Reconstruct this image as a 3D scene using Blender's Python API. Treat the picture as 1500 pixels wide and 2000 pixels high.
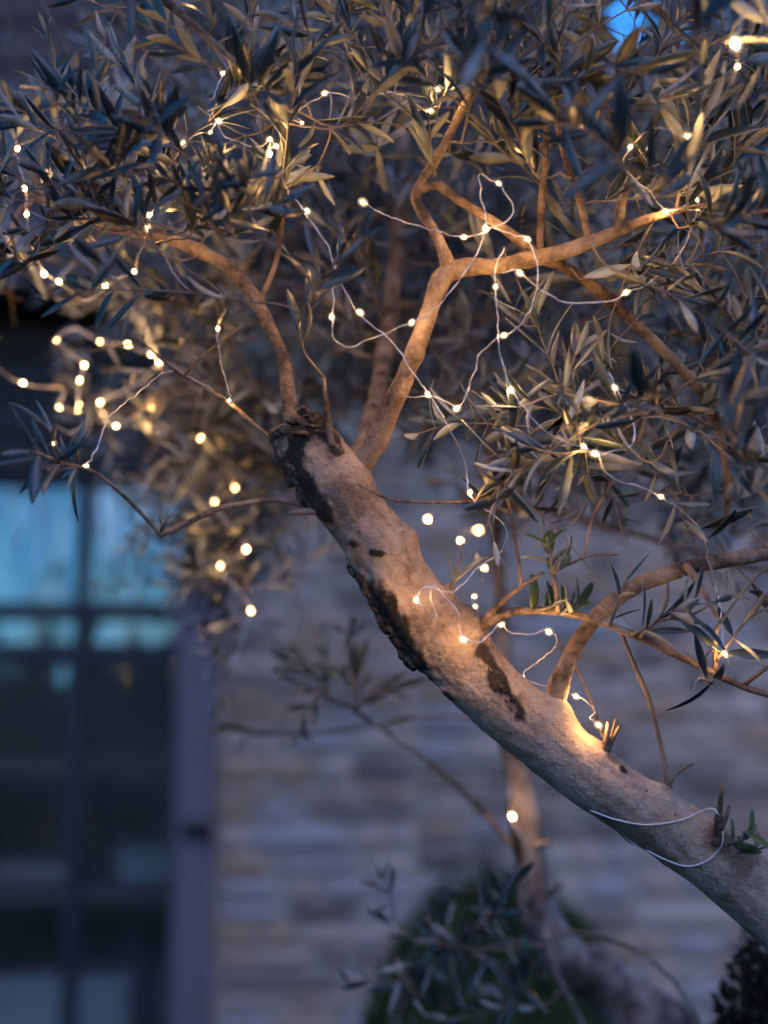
import bpy, math, random
import numpy as np
from mathutils import Vector, Matrix, Quaternion, noise

scene = bpy.context.scene
for o in list(bpy.data.objects):
    bpy.data.objects.remove(o)
random.seed(7)
R = math.radians

# ------------------------------------------------------------------ camera
CAM_H, PITCH, PX = 1.17, R(10.0), 0.0003125        # PX: metres per photo pixel, per metre of distance
FOCUS = 1.6
cam_data = bpy.data.cameras.new('camera')
cam = bpy.data.objects.new('camera', cam_data)
scene.collection.objects.link(cam)
cam.location = (0, 0, CAM_H)
cam.rotation_euler = (math.pi / 2 + PITCH, 0, 0)
cam_data.sensor_fit = 'HORIZONTAL'
cam_data.sensor_width = 24.0
cam_data.lens = 12.0 / (750 * PX)
cam_data.clip_start = 0.05
cam_data.clip_end = 500
cam_data.dof.use_dof = True
cam_data.dof.focus_distance = FOCUS
cam_data.dof.aperture_fstop = 1.4
scene.camera = cam

# ------------------------------------------------------------------ dusk sky
world = bpy.data.worlds.new('World')
scene.world = world
world.use_nodes = True
nt = world.node_tree
nt.nodes.clear()
sky = nt.nodes.new('ShaderNodeTexSky')
sky.sky_type = 'NISHITA'
sky.sun_disc = False
SUN_EL, SUN_ROT = R(4.0), R(168)
sky.sun_elevation = SUN_EL
sky.sun_rotation = SUN_ROT
sky.air_density = 1.0
sky.dust_density = 0.3
sky.ozone_density = 5.5
bg = nt.nodes.new('ShaderNodeBackground')
bg.inputs['Strength'].default_value = 0.118
wo = nt.nodes.new('ShaderNodeOutputWorld')
nt.links.new(sky.outputs[0], bg.inputs['Color'])
nt.links.new(bg.outputs[0], wo.inputs['Surface'])

# last afterglow of the sun that has just set: very weak and very soft
sun_data = bpy.data.lights.new('sun', 'SUN')
sun_data.energy = 0.135
sun_data.angle = R(80)
sun_data.color = (1.0, 0.69, 0.84)
sun = bpy.data.objects.new('sun', sun_data)
scene.collection.objects.link(sun)
sd = Vector((math.sin(SUN_ROT) * math.cos(R(46)), math.cos(SUN_ROT) * math.cos(R(46)), math.sin(R(46))))
sun.rotation_euler = sd.to_track_quat('Z', 'Y').to_euler()

vs = scene.view_settings
vs.view_transform = 'Standard'
vs.look = 'None'
vs.exposure = 2.8
vs.gamma = 1.0
cy = scene.cycles
cy.use_denoising = True
cy.adaptive_threshold = 0.015
cy.use_light_tree = True
cy.max_bounces = 5
cy.diffuse_bounces = 2
cy.glossy_bounces = 2
cy.transmission_bounces = 4
cy.transparent_max_bounces = 6
cy.caustics_reflective = False
cy.caustics_refractive = False
cy.sample_clamp_direct = 8.0
cy.sample_clamp_indirect = 0.6

# ------------------------------------------------------------------ helpers
CP, SP = math.cos(PITCH), math.sin(PITCH)
FWD, UP, RT = Vector((0, CP, SP)), Vector((0, -SP, CP)), Vector((1, 0, 0))
CAM = Vector((0, 0, CAM_H))


def P(px, py, d):
    """a point seen at photo pixel (px, py), d metres away along the view axis"""
    return CAM + FWD * d + RT * ((px - 750) * PX * d) + UP * ((1000 - py) * PX * d)


def W(px, py, Y):
    """a point seen at photo pixel (px, py) on the upright plane y = Y"""
    r = FWD + RT * ((px - 750) * PX) + UP * ((1000 - py) * PX)
    return CAM + r * (Y / r.y)


def project(p):
    v = p - CAM
    d = v.dot(FWD)
    if d < 0.05:
        return (-9999, -9999, d)
    return (750 + v.x / (PX * d), 1000 - v.dot(UP) / (PX * d), d)


def noise3(v):
    """three independent noise values at v"""
    return Vector((noise.noise(v), noise.noise(v + Vector((31.7, 4.1, 9.3))), noise.noise(v + Vector((-12.9, 77.3, 5.5)))))


def link(o, parent=None):
    scene.collection.objects.link(o)
    if parent is not None:
        o.parent = parent
    return o


def tag(o, label=None, cat=None, group=None, kind=None):
    if label: o['label'] = label
    if cat: o['category'] = cat
    if group: o['group'] = group
    if kind: o['kind'] = kind
    return o


def empty(name, loc=(0, 0, 0)):
    o = bpy.data.objects.new(name, None)
    o.empty_display_size = 0.1
    o.location = loc
    return link(o)


def mesh_obj(name, verts, faces, mat, parent=None, smooth=True, origin=None, mats=None, mat_idx=None):
    """one mesh object; verts in world coordinates, origin moved to `origin`; the parent is an unrotated Empty or mesh"""
    o0 = Vector(origin) if origin is not None else Vector((0, 0, 0))
    v = np.asarray(verts, dtype=np.float64).reshape(-1, 3) - np.array(o0)
    me = bpy.data.meshes.new(name)
    me.from_pydata(v.tolist(), [], faces)
    for m in (mats if mats else [mat]):
        me.materials.append(m)
    if mat_idx is not None:
        me.polygons.foreach_set('material_index', np.asarray(mat_idx, dtype=np.int32))
    if smooth:
        me.polygons.foreach_set('use_smooth', np.ones(len(me.polygons), dtype=bool))
    me.update()
    o = bpy.data.objects.new(name, me)
    link(o, parent)
    o.location = o0 - (world_loc(parent) if parent is not None else Vector((0, 0, 0)))
    return o


def world_loc(o):
    v = Vector((0, 0, 0))
    while o is not None:
        v += o.location
        o = o.parent
    return v


def box_geo(x0, x1, y0, y1, z0, z1, bev=0.0):
    """a box, its edges chamfered when bev > 0"""
    if bev <= 0:
        v = [(x, y, z) for x in (x0, x1) for y in (y0, y1) for z in (z0, z1)]
        f = [(0, 1, 3, 2), (4, 6, 7, 5), (0, 4, 5, 1), (2, 3, 7, 6), (0, 2, 6, 4), (1, 5, 7, 3)]
        return v, f
    b = min(bev, (x1 - x0) * .45, (y1 - y0) * .45, (z1 - z0) * .45)
    v, idx = [], {}
    for i, (xa, xs) in enumerate(((x0, 1), (x1, -1))):
        for j, (ya, ys) in enumerate(((y0, 1), (y1, -1))):
            for k, (za, zs) in enumerate(((z0, 1), (z1, -1))):
                idx[i, j, k, 0] = len(v); v.append((xa, ya + ys * b, za + zs * b))
                idx[i, j, k, 1] = len(v); v.append((xa + xs * b, ya, za + zs * b))
                idx[i, j, k, 2] = len(v); v.append((xa + xs * b, ya + ys * b, za))
    f = []
    for i in (0, 1):
        q = [idx[i, 0, 0, 0], idx[i, 0, 1, 0], idx[i, 1, 1, 0], idx[i, 1, 0, 0]]
        f.append(q if i == 0 else q[::-1])
        q = [idx[0, i, 0, 1], idx[1, i, 0, 1], idx[1, i, 1, 1], idx[0, i, 1, 1]]
        f.append(q if i == 0 else q[::-1])
        q = [idx[0, 0, i, 2], idx[0, 1, i, 2], idx[1, 1, i, 2], idx[1, 0, i, 2]]
        f.append(q if i == 0 else q[::-1])
    for a in (0, 1):
        for c in (0, 1):
            f.append([idx[a, c, 0, 0], idx[a, c, 0, 1], idx[a, c, 1, 1], idx[a, c, 1, 0]][::(1 if a == c else -1)])
            f.append([idx[a, 0, c, 0], idx[a, 1, c, 0], idx[a, 1, c, 2], idx[a, 0, c, 2]][::(1 if a == c else -1)])
            f.append([idx[0, a, c, 1], idx[1, a, c, 1], idx[1, a, c, 2], idx[0, a, c, 2]][::(-1 if a == c else 1)])
            for e in (0, 1):
                t = [idx[a, c, e, 0], idx[a, c, e, 1], idx[a, c, e, 2]]
                f.append(t if (a + c + e) % 2 else t[::-1])
    return v, f


def merge(geos):
    V, F = [], []
    for v, f in geos:
        n = len(V)
        V += list(v)
        F += [[i + n for i in q] for q in f]
    return V, F


def catmull(pts, step):
    """pts: list of tuples (x, y, z, r...) -> resampled numpy rows"""
    a = np.asarray(pts, dtype=np.float64)
    if len(a) == 2:
        n = max(2, int(np.linalg.norm(a[1, :3] - a[0, :3]) / step) + 1)
        t = np.linspace(0, 1, n)[:, None]
        return a[0] * (1 - t) + a[1] * t
    p = np.vstack([2 * a[0] - a[1], a, 2 * a[-1] - a[-2]])
    out = []
    for i in range(1, len(p) - 2):
        n = max(1, int(round(np.linalg.norm(p[i + 1, :3] - p[i, :3]) / step)))
        t = (np.arange(n) / n)[:, None]
        p0, p1, p2, p3 = p[i - 1], p[i], p[i + 1], p[i + 2]
        out.append(0.5 * (2 * p1 + (p2 - p0) * t + (2 * p0 - 5 * p1 + 4 * p2 - p3) * t ** 2 + (3 * p1 - p0 - 3 * p2 + p3) * t ** 3))
    out.append(a[-1][None])
    o = np.vstack(out)
    if o.shape[1] > 3:
        o[:, 3] = np.maximum(o[:, 3], a[:, 3].min() * 0.8)
    return o


def tube_geo(rows, sides, cap=True):
    """rows: n x 4 (x, y, z, radius) -> verts (n*sides), faces; also per-vertex outward normals"""
    n = len(rows)
    pts = rows[:, :3]
    tan = np.gradient(pts, axis=0)
    tan /= np.linalg.norm(tan, axis=1)[:, None] + 1e-12
    u = np.cross(tan[0], [0.3, 0.2, 0.93]); u /= np.linalg.norm(u)
    U = np.zeros_like(pts)
    for i in range(n):
        u = u - tan[i] * u.dot(tan[i])
        u /= np.linalg.norm(u) + 1e-12
        U[i] = u
    Vv = np.cross(tan, U)
    ang = np.arange(sides) * 2 * math.pi / sides
    nrm = U[:, None, :] * np.cos(ang)[None, :, None] + Vv[:, None, :] * np.sin(ang)[None, :, None]
    verts = (pts[:, None, :] + nrm * rows[:, 3][:, None, None]).reshape(-1, 3)
    faces = []
    for i in range(n - 1):
        b = i * sides
        for j in range(sides):
            k = (j + 1) % sides
            faces.append((b + j, b + k, b + sides + k, b + sides + j))
    if cap:
        faces.append(tuple(range(sides))[::-1])
        faces.append(tuple(range((n - 1) * sides, n * sides)))
    return verts, faces, nrm.reshape(-1, 3)


# ------------------------------------------------------------------ materials
def new_mat(name):
    m = bpy.data.materials.new(name)
    m.use_nodes = True
    n = m.node_tree
    n.nodes.clear()
    out = n.nodes.new('ShaderNodeOutputMaterial')
    return m, n, out


def nd(n, typ, **kw):
    x = n.nodes.new(typ)
    for k, v in kw.items():
        setattr(x, k, v)
    return x


def noise_node(n, scale, detail=4.0, rough=0.55, coord=None, dist=0.0):
    t = nd(n, 'ShaderNodeTexNoise')
    t.inputs['Scale'].default_value = scale
    t.inputs['Detail'].default_value = detail
    t.inputs['Roughness'].default_value = rough
    t.inputs['Distortion'].default_value = dist
    if coord is not None:
        n.links.new(coord, t.inputs['Vector'])
    return t


def ramp(n, fac, stops):
    r = nd(n, 'ShaderNodeValToRGB')
    e = r.color_ramp.elements
    while len(e) < len(stops):
        e.new(0.5)
    for i, (p, c) in enumerate(stops):
        e[i].position = p
        e[i].color = (*c, 1) if len(c) == 3 else c
    n.links.new(fac, r.inputs[0])
    return r


def simple_mat(name, stops, scale=20, rough=0.7, bump=0.0, bump_scale=80, metallic=0.0, stretch=None, spec=0.5, coat=0.0):
    m, n, out = new_mat(name)
    geo = nd(n, 'ShaderNodeNewGeometry')
    coord = geo.outputs['Position']
    if stretch:
        mp = nd(n, 'ShaderNodeMapping')
        mp.inputs['Scale'].default_value = stretch
        n.links.new(coord, mp.inputs['Vector'])
        coord = mp.outputs[0]
    t = noise_node(n, scale, 5, 0.6, coord)
    r = ramp(n, t.outputs['Fac'], stops)
    b = nd(n, 'ShaderNodeBsdfPrincipled')
    n.links.new(r.outputs[0], b.inputs['Base Color'])
    b.inputs['Roughness'].default_value = rough
    b.inputs['Metallic'].default_value = metallic
    b.inputs['Specular IOR Level'].default_value = spec
    if bump:
        t2 = noise_node(n, bump_scale, 5, 0.6, coord)
        bp = nd(n, 'ShaderNodeBump')
        bp.inputs['Strength'].default_value = bump
        bp.inputs['Distance'].default_value = 0.01
        n.links.new(t2.outputs['Fac'], bp.inputs['Height'])
        n.links.new(bp.outputs[0], b.inputs['Normal'])
    n.links.new(b.outputs[0], out.inputs['Surface'])
    return m


def bark_mat(name, light, mid, dark, crust_amount=1.0):
    """olive bark; the vertex attribute 'crust' marks old, dark, flaking bark"""
    m, n, out = new_mat(name)
    geo = nd(n, 'ShaderNodeNewGeometry')
    pos = geo.outputs['Position']
    big = noise_node(n, 16, 4, 0.6, pos)
    fine = noise_node(n, 140, 5, 0.65, pos)
    mx = nd(n, 'ShaderNodeMath', operation='MULTIPLY_ADD')
    n.links.new(fine.outputs['Fac'], mx.inputs[0]); mx.inputs[1].default_value = 0.45
    n.links.new(big.outputs['Fac'], mx.inputs[2])
    mid_n = noise_node(n, 48, 4, 0.6, pos)
    my = nd(n, 'ShaderNodeMath', operation='MULTIPLY_ADD')
    n.links.new(mid_n.outputs['Fac'], my.inputs[0]); my.inputs[1].default_value = 0.5
    n.links.new(mx.outputs[0], my.inputs[2])
    mz = nd(n, 'ShaderNodeMath', operation='SUBTRACT')
    n.links.new(my.outputs[0], mz.inputs[0]); mz.inputs[1].default_value = 0.25
    base = ramp(n, mz.outputs[0], [(0.57, dark), (0.72, mid), (0.93, light)])
    at = nd(n, 'ShaderNodeAttribute'); at.attribute_name = 'crust'
    cn = noise_node(n, 55, 6, 0.7, pos)
    ad = nd(n, 'ShaderNodeMath', operation='MULTIPLY_ADD')
    n.links.new(cn.outputs['Fac'], ad.inputs[0]); ad.inputs[1].default_value = 0.9
    n.links.new(at.outputs['Fac'], ad.inputs[2])
    cm = ramp(n, ad.outputs[0], [(0.68, (0, 0, 0)), (1.0, (1, 1, 1))])
    moss = noise_node(n, 38, 4, 0.6, pos)
    crust = ramp(n, moss.outputs['Fac'], [(0.34, (0.014, 0.010, 0.008)), (0.54, (0.045, 0.031, 0.021)), (0.70, (0.10, 0.078, 0.045))])
    mix = nd(n, 'ShaderNodeMixRGB')
    n.links.new(cm.outputs[0], mix.inputs[0])
    n.links.new(base.outputs[0], mix.inputs[1])
    n.links.new(crust.outputs[0], mix.inputs[2])
    # small dark lenticels
    vo = nd(n, 'ShaderNodeTexVoronoi'); vo.inputs['Scale'].default_value = 75
    n.links.new(pos, vo.inputs['Vector'])
    lm = ramp(n, vo.outputs['Distance'], [(0.06, (0.35, 0.35, 0.35)), (0.17, (1, 1, 1))])
    mul = nd(n, 'ShaderNodeMixRGB', blend_type='MULTIPLY'); mul.inputs[0].default_value = 0.8
    n.links.new(mix.outputs[0], mul.inputs[1]); n.links.new(lm.outputs[0], mul.inputs[2])
    b = nd(n, 'ShaderNodeBsdfPrincipled')
    b.inputs['Roughness'].default_value = 0.78
    b.inputs['Specular IOR Level'].default_value = 0.3
    n.links.new(mul.outputs[0], b.inputs['Base Color'])
    bp = nd(n, 'ShaderNodeBump')
    bp.inputs['Strength'].default_value = 0.85
    bp.inputs['Distance'].default_value = 0.005
    wv = noise_node(n, 210, 6, 0.7, pos)
    hs = nd(n, 'ShaderNodeMath', operation='MULTIPLY_ADD')
    n.links.new(ad.outputs[0], hs.inputs[0]); hs.inputs[1].default_value = 0.8
    n.links.new(wv.outputs['Fac'], hs.inputs[2])
    n.links.new(hs.outputs[0], bp.inputs['Height'])
    n.links.new(bp.outputs[0], b.inputs['Normal'])
    n.links.new(b.outputs[0], out.inputs['Surface'])
    return m


def leaf_mat(name, a, b_, rough, spec, transl, cell=28):
    m, n, out = new_mat(name)
    geo = nd(n, 'ShaderNodeNewGeometry')
    t = noise_node(n, cell, 2, 0.5, geo.outputs['Position'])
    r = ramp(n, t.outputs['Fac'], [(0.36, a), (0.64, b_)])
    b = nd(n, 'ShaderNodeBsdfPrincipled')
    n.links.new(r.outputs[0], b.inputs['Base Color'])
    b.inputs['Roughness'].default_value = rough
    b.inputs['Specular IOR Level'].default_value = spec
    tr = nd(n, 'ShaderNodeBsdfTranslucent')
    n.links.new(r.outputs[0], tr.inputs['Color'])
    mx = nd(n, 'ShaderNodeMixShader'); mx.inputs[0].default_value = transl
    n.links.new(b.outputs[0], mx.inputs[1]); n.links.new(tr.outputs[0], mx.inputs[2])
    n.links.new(mx.outputs[0], out.inputs['Surface'])
    return m


M = {}
M['bark'] = bark_mat('olive_bark', (0.53, 0.41, 0.305), (0.40, 0.29, 0.205), (0.21, 0.145, 0.10))
M['branch_bark'] = bark_mat('olive_branch_bark', (0.42, 0.315, 0.22), (0.25, 0.170, 0.112), (0.075, 0.050, 0.035))
M['back_bark'] = bark_mat('dark_olive_bark', (0.42, 0.37, 0.34), (0.21, 0.178, 0.162), (0.05, 0.042, 0.04))
M['twig'] = simple_mat('olive_twig', [(0.35, (0.12, 0.09, 0.07)), (0.65, (0.27, 0.215, 0.165))], 60, 0.75)
M['leaf_top'] = leaf_mat('leaf_upper_side', (0.010, 0.020, 0.022), (0.036, 0.052, 0.050), 0.33, 0.8, 0.04)
M['leaf_under'] = leaf_mat('leaf_silver_underside', (0.155, 0.180, 0.180), (0.37, 0.405, 0.40), 0.55, 0.35, 0.10)
M['young_leaf'] = leaf_mat('young_leaf', (0.07, 0.11, 0.035), (0.14, 0.17, 0.06), 0.4, 0.5, 0.15)
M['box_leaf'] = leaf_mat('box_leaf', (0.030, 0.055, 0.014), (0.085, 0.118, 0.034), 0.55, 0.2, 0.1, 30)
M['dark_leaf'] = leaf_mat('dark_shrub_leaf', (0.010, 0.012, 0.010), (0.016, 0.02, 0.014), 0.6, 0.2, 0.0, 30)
M['hedge_leaf'] = leaf_mat('hedge_leaf', (0.05, 0.075, 0.045), (0.12, 0.15, 0.09), 0.6, 0.2, 0.0, 1.5)
M['wire'] = simple_mat('silver_wire', [(0.3, (0.72, 0.70, 0.68)), (0.7, (0.86, 0.85, 0.83))], 200, 0.32, metallic=0.75)
M['cable'] = simple_mat('pale_cable', [(0.3, (0.48, 0.50, 0.53)), (0.7, (0.60, 0.62, 0.64))], 90, 0.35)
M['mortar'] = simple_mat('lime_mortar', [(0.3, (0.41, 0.32, 0.26)), (0.7, (0.54, 0.43, 0.35))], 14, 0.95, 0.5, 120)
stone_cols = [((0.418, 0.274, 0.189), (0.541, 0.367, 0.264)), ((0.449, 0.330, 0.264), (0.571, 0.423, 0.339)),
              ((0.204, 0.153, 0.123), (0.326, 0.242, 0.189)), ((0.337, 0.293, 0.277), (0.469, 0.414, 0.396)),
              ((0.398, 0.251, 0.158), (0.510, 0.335, 0.220)), ((0.173, 0.130, 0.106), (0.265, 0.195, 0.158)),
              ((0.479, 0.363, 0.290), (0.612, 0.465, 0.378))]
STONE = [simple_mat('wall_stone', [(0.3, a), (0.7, b)], 11, 0.9, 0.5, 60) for a, b in stone_cols]
M['board'] = simple_mat('dark_stained_board', [(0.3, (0.018, 0.014, 0.019)), (0.7, (0.040, 0.030, 0.040))], 9, 0.65, 0.25, 60, stretch=(0.6, 3, 9))
M['board_black'] = simple_mat('black_board', [(0.3, (0.010, 0.008, 0.009)), (0.7, (0.022, 0.018, 0.02))], 9, 0.7, 0.25, 60, stretch=(0.6, 3, 9))
M['post'] = simple_mat('lavender_grey_paint', [(0.3, (0.135, 0.105, 0.125)), (0.7, (0.19, 0.15, 0.175))], 12, 0.6, 0.2, 50, stretch=(6, 6, 0.8))
M['door_paint'] = simple_mat('dark_door_paint', [(0.3, (0.010, 0.011, 0.015)), (0.7, (0.020, 0.021, 0.027))], 12, 0.5, 0.1, 50, stretch=(6, 6, 0.8))
M['iron'] = simple_mat('black_iron', [(0.3, (0.012, 0.012, 0.013)), (0.7, (0.03, 0.028, 0.028))], 60, 0.55, 0.3, 150, metallic=0.6)
M['room'] = simple_mat('dim_plaster', [(0.3, (0.30, 0.25, 0.23)), (0.7, (0.42, 0.36, 0.33))], 5, 0.9)
M['tile'] = simple_mat('roof_tile', [(0.3, (0.16, 0.08, 0.055)), (0.7, (0.27, 0.14, 0.10))], 8, 0.85, 0.4, 40)
M['box_teal'] = simple_mat('pale_teal_card', [(0.3, (0.36, 0.46, 0.45)), (0.7, (0.46, 0.55, 0.53))], 6, 0.8)
M['box_grey'] = simple_mat('grey_card', [(0.3, (0.36, 0.34, 0.34)), (0.7, (0.45, 0.43, 0.42))], 6, 0.8)
M['wood'] = simple_mat('limed_shelf_wood', [(0.3, (0.27, 0.20, 0.17)), (0.7, (0.40, 0.31, 0.27))], 10, 0.55, stretch=(1, 8, 8))
M['gravel'] = simple_mat('gravel', [(0.3, (0.025, 0.022, 0.020)), (0.7, (0.075, 0.066, 0.058))], 45, 0.95, 0.8, 90)


def glass_mat():
    m, n, out = new_mat('coated_glass')
    geo = nd(n, 'ShaderNodeNewGeometry')
    mp = nd(n, 'ShaderNodeMapping'); mp.inputs['Scale'].default_value = (9, 1, 1.2)
    n.links.new(geo.outputs['Position'], mp.inputs['Vector'])
    t = noise_node(n, 1.6, 2, 0.5, mp.outputs[0])
    bp = nd(n, 'ShaderNodeBump'); bp.inputs['Strength'].default_value = 0.35; bp.inputs['Distance'].default_value = 0.03
    n.links.new(t.outputs['Fac'], bp.inputs['Height'])
    g = nd(n, 'ShaderNodeBsdfGlossy'); g.inputs['Roughness'].default_value = 0.03
    g.inputs['Color'].default_value = (0.75, 0.92, 0.95, 1)
    n.links.new(bp.outputs[0], g.inputs['Normal'])
    tr = nd(n, 'ShaderNodeBsdfTransparent'); tr.inputs['Color'].default_value = (0.97, 0.98, 0.98, 1)
    mx = nd(n, 'ShaderNodeMixShader'); mx.inputs[0].default_value = 0.145
    n.links.new(tr.outputs[0], mx.inputs[1]); n.links.new(g.outputs[0], mx.inputs[2])
    n.links.new(mx.outputs[0], out.inputs['Surface'])
    return m


M['glass'] = glass_mat()


LED_COL = (1.0, 0.53, 0.19)
LED_STRENGTH = 150.0


def led_mat():
    m, n, out = new_mat('led_glow')
    e = nd(n, 'ShaderNodeEmission')
    e.inputs['Color'].default_value = (*LED_COL, 1)
    e.inputs['Strength'].default_value = LED_STRENGTH
    n.links.new(e.outputs[0], out.inputs['Surface'])
    return m


M['led'] = led_mat()


def resin_glow_mat():
    """clear drop of resin round the chip, lit up from inside"""
    m, n, out = new_mat('resin_glow')
    e = nd(n, 'ShaderNodeEmission')
    e.inputs['Color'].default_value = (1.0, 0.66, 0.34, 1)
    e.inputs['Strength'].default_value = 0.24
    t = nd(n, 'ShaderNodeBsdfTransparent')
    lw = nd(n, 'ShaderNodeLayerWeight'); lw.inputs['Blend'].default_value = 0.5
    r = ramp(n, lw.outputs['Facing'], [(0.0, (0.30, 0.30, 0.30)), (0.9, (0.0, 0.0, 0.0))])
    mx = nd(n, 'ShaderNodeMixShader')
    n.links.new(r.outputs[0], mx.inputs[0])
    n.links.new(t.outputs[0], mx.inputs[1]); n.links.new(e.outputs[0], mx.inputs[2])
    n.links.new(mx.outputs[0], out.inputs['Surface'])
    return m


M['resin'] = resin_glow_mat()

# ------------------------------------------------------------------ ground
v = [(-60, -60, 0), (60, -60, 0), (60, 60, 0), (-60, 60, 0)]
tag(mesh_obj('ground', v, [(0, 1, 2, 3)], M['gravel'], smooth=False), 'dim grey gravel ground of the garden', 'ground', kind='structure')

# ------------------------------------------------------------------ house
YW = 4.2                                    # face of the stone wall
house = empty('stone_house', (0, YW, 0))
tag(house, 'stone house with dark boarded overhang and glazed garden door', 'house')
xd0 = W(-330, 1300, YW).x                   # far jamb of the door opening, out of frame
xd1 = W(352, 1300, YW).x
xp1 = W(424, 1300, YW).x                    # outer edge of the lavender post
z_head = W(300, 940, YW + 0.06).z
z_over = W(300, 560, YW - 0.25).z
X_OV = 0.42                                 # end of the boarded overhang
X_R, X_L = 5.0, -4.0
Z_WALL = 3.12
MORT = YW + 0.022
# wall core (mortar face) with the door opening
geos = [box_geo(xp1, X_R, MORT, YW + 0.42, -0.02, Z_WALL),
        box_geo(X_L, xd0 - 0.09, MORT, YW + 0.42, -0.02, Z_WALL),
        box_geo(xd0 - 0.09, xp1, MORT + 0.05, YW + 0.42, z_over - 0.02, Z_WALL)]
mesh_obj('wall', *merge(geos), M['mortar'], house, smooth=False, origin=(0, YW, 0))

# stones, laid in rough courses
rs = random.Random(11)
SV = []
for i in range(14):
    rr = random.Random(100 + i)
    v, f = [], []
    grid = {}
    nx, nz = 4, 3
    for a in range(nx + 1):
        for b in range(nz + 1):
            edge = a in (0, nx) or b in (0, nz)
            x = a / nx - 0.5 + (rr.uniform(-.035, .035))
            z = b / nz - 0.5 + (rr.uniform(-.06, .06))
            if (a in (0, nx)) and (b in (0, nz)):
                x *= 0.90; z *= 0.84
            y = -0.5 + (0.42 if edge else rr.uniform(-0.2, 0.12))
            grid[a, b] = len(v); v.append((x, y, z))
    for a in range(nx):
        for b in range(nz):
            f.append((grid[a, b], grid[a + 1, b], grid[a + 1, b + 1], grid[a, b + 1]))
    rim = [grid[a, 0] for a in range(nx + 1)] + [grid[nx, b] for b in range(1, nz + 1)] + [grid[a, nz] for a in range(nx - 1, -1, -1)] + [grid[0, b] for b in range(nz - 1, 0, -1)]
    back = []
    for q in rim:
        back.append(len(v)); v.append((v[q][0] * 1.0, 0.9, v[q][2] * 1.0))
    for k in range(len(rim)):
        k2 = (k + 1) % len(rim)
        f.append((rim[k2], rim[k], back[k], back[k2]))
    me = bpy.data.meshes.new('stone')
    me.from_pydata(v, [], f)
    mi = [0, 1, 2, 3, 4, 5, 6, 0, 1, 3, 4, 6, 2, 1][i]
    me.materials.append(STONE[mi])
    me.polygons.foreach_set('use_smooth', np.ones(len(me.polygons), dtype=bool))
    SV.append((me, v, f, mi))

cand = []
panels = []
for (xa, xb, za) in ((xp1 + 0.004, X_R, 0.0), (X_L, xd0 - 0.094, 0.0)):
    x = xa
    while x < xb - 0.01:                       # patches of walling, each with courses of its own
        w = rs.uniform(0.3, 0.75)
        if xb - (x + w) < 0.2: w = xb - x
        panels.append((x, x + w)); x += w
for (xa, xb) in panels:
    z = 0.0
    while z < Z_WALL - 0.01:
        h = rs.choice([0.035, 0.045, 0.055, 0.065, 0.08])
        if Z_WALL - (z + h) < 0.04: h = Z_WALL - z
        x = xa
        while x < xb - 0.01:
            w = rs.uniform(0.09, 0.19) * rs.choice((0.8, 1, 1, 1.7))
            if xb - (x + w) < 0.06: w = xb - x
            cand.append((x + w / 2, z + h / 2, w - rs.uniform(.005, .013), h - rs.uniform(.005, .012), rs.randrange(14), rs.uniform(0.026, 0.044), rs.uniform(-0.035, 0.035)))
            x += w
        z += h
# the 300 that show in the frame become parts, the rest one joined part
def seen(c):
    px, py, d = project(Vector((c[0], YW, c[1])))
    inframe = -40 < px < 1560 and -60 < py < 2060
    return (0 if inframe else 1, abs(py - 1450) + 0.3 * abs(px - 900))
cand.sort(key=seen)
restV, restF, restI = [], [], []
for k, (x, zc, w, h, vi, dep, rot) in enumerate(cand):
    me, vv, ff, mi = SV[vi]
    if k < 300:
        o = bpy.data.objects.new('stone', me)
        link(o, house)
        o.location = (x, MORT - YW, zc)
        o.scale = (w, dep, h)
        o.rotation_euler = (0, rot, 0)
    else:
        n0 = len(restV)
        restV += [(x + q[0] * w, MORT + q[1] * dep, zc + q[2] * h) for q in vv]
        restF += [[i + n0 for i in q] for q in ff]
        restI += [mi] * len(ff)
tag(mesh_obj('stonework', restV, restF, None, house, origin=(0, YW, 0), mats=STONE, mat_idx=restI), kind='stuff')
# coping stones on the right, lower part of the wall
x = X_OV + 0.02
while x < X_R:
    w = rs.uniform(0.35, 0.5)
    v, f = box_geo(x, x + w - 0.008, YW - 0.05, YW + 0.47, Z_WALL + 0.004, Z_WALL + 0.07, 0.008)
    mesh_obj('coping_stone', v, f, STONE[3], house, smooth=False, origin=(x + w / 2, YW, Z_WALL))
    x += w

# boarded overhang: carcass, horizontal boards, roof
OV_F = YW - 0.25
ZO1 = 4.7
v, f = box_geo(X_L, X_OV - 0.02, OV_F + 0.022, YW + 0.3, z_over + 0.012, ZO1)
mesh_obj('overhang', v, f, M['board_black'], house, smooth=False, origin=(0, YW, z_over))
z = z_over
bh = 0.118
bv, bf = box_geo(X_L, X_OV, -0.012, 0.012, 0, bh - 0.006, 0.004)
bme = None
while z < ZO1 - 0.02:
    if bme is None:
        o = mesh_obj('board', [(a, b + OV_F, c + z) for a, b, c in bv], bf, M['board'], house, smooth=False, origin=(0, OV_F, z))
        bme = o.data
    else:
        o = bpy.data.objects.new('board', bme); link(o, house); o.location = (0, OV_F - YW, z)
    o.rotation_euler = (R(-5), 0, 0)
    z += bh
v = [(X_L - .3, OV_F - .4, ZO1), (X_OV + .25, OV_F - .4, ZO1), (X_OV + .25, YW + 3, ZO1 + 1.3), (X_L - .3, YW + 3, ZO1 + 1.3)]
v += [(a, b, c + .1) for a, b, c in v]
f = [(0, 3, 2, 1), (4, 5, 6, 7), (0, 1, 5, 4), (1, 2, 6, 5), (2, 3, 7, 6), (3, 0, 4, 7)]
mesh_obj('roof', v, f, M['tile'], house, smooth=False, origin=(0, YW, ZO1))
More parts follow.
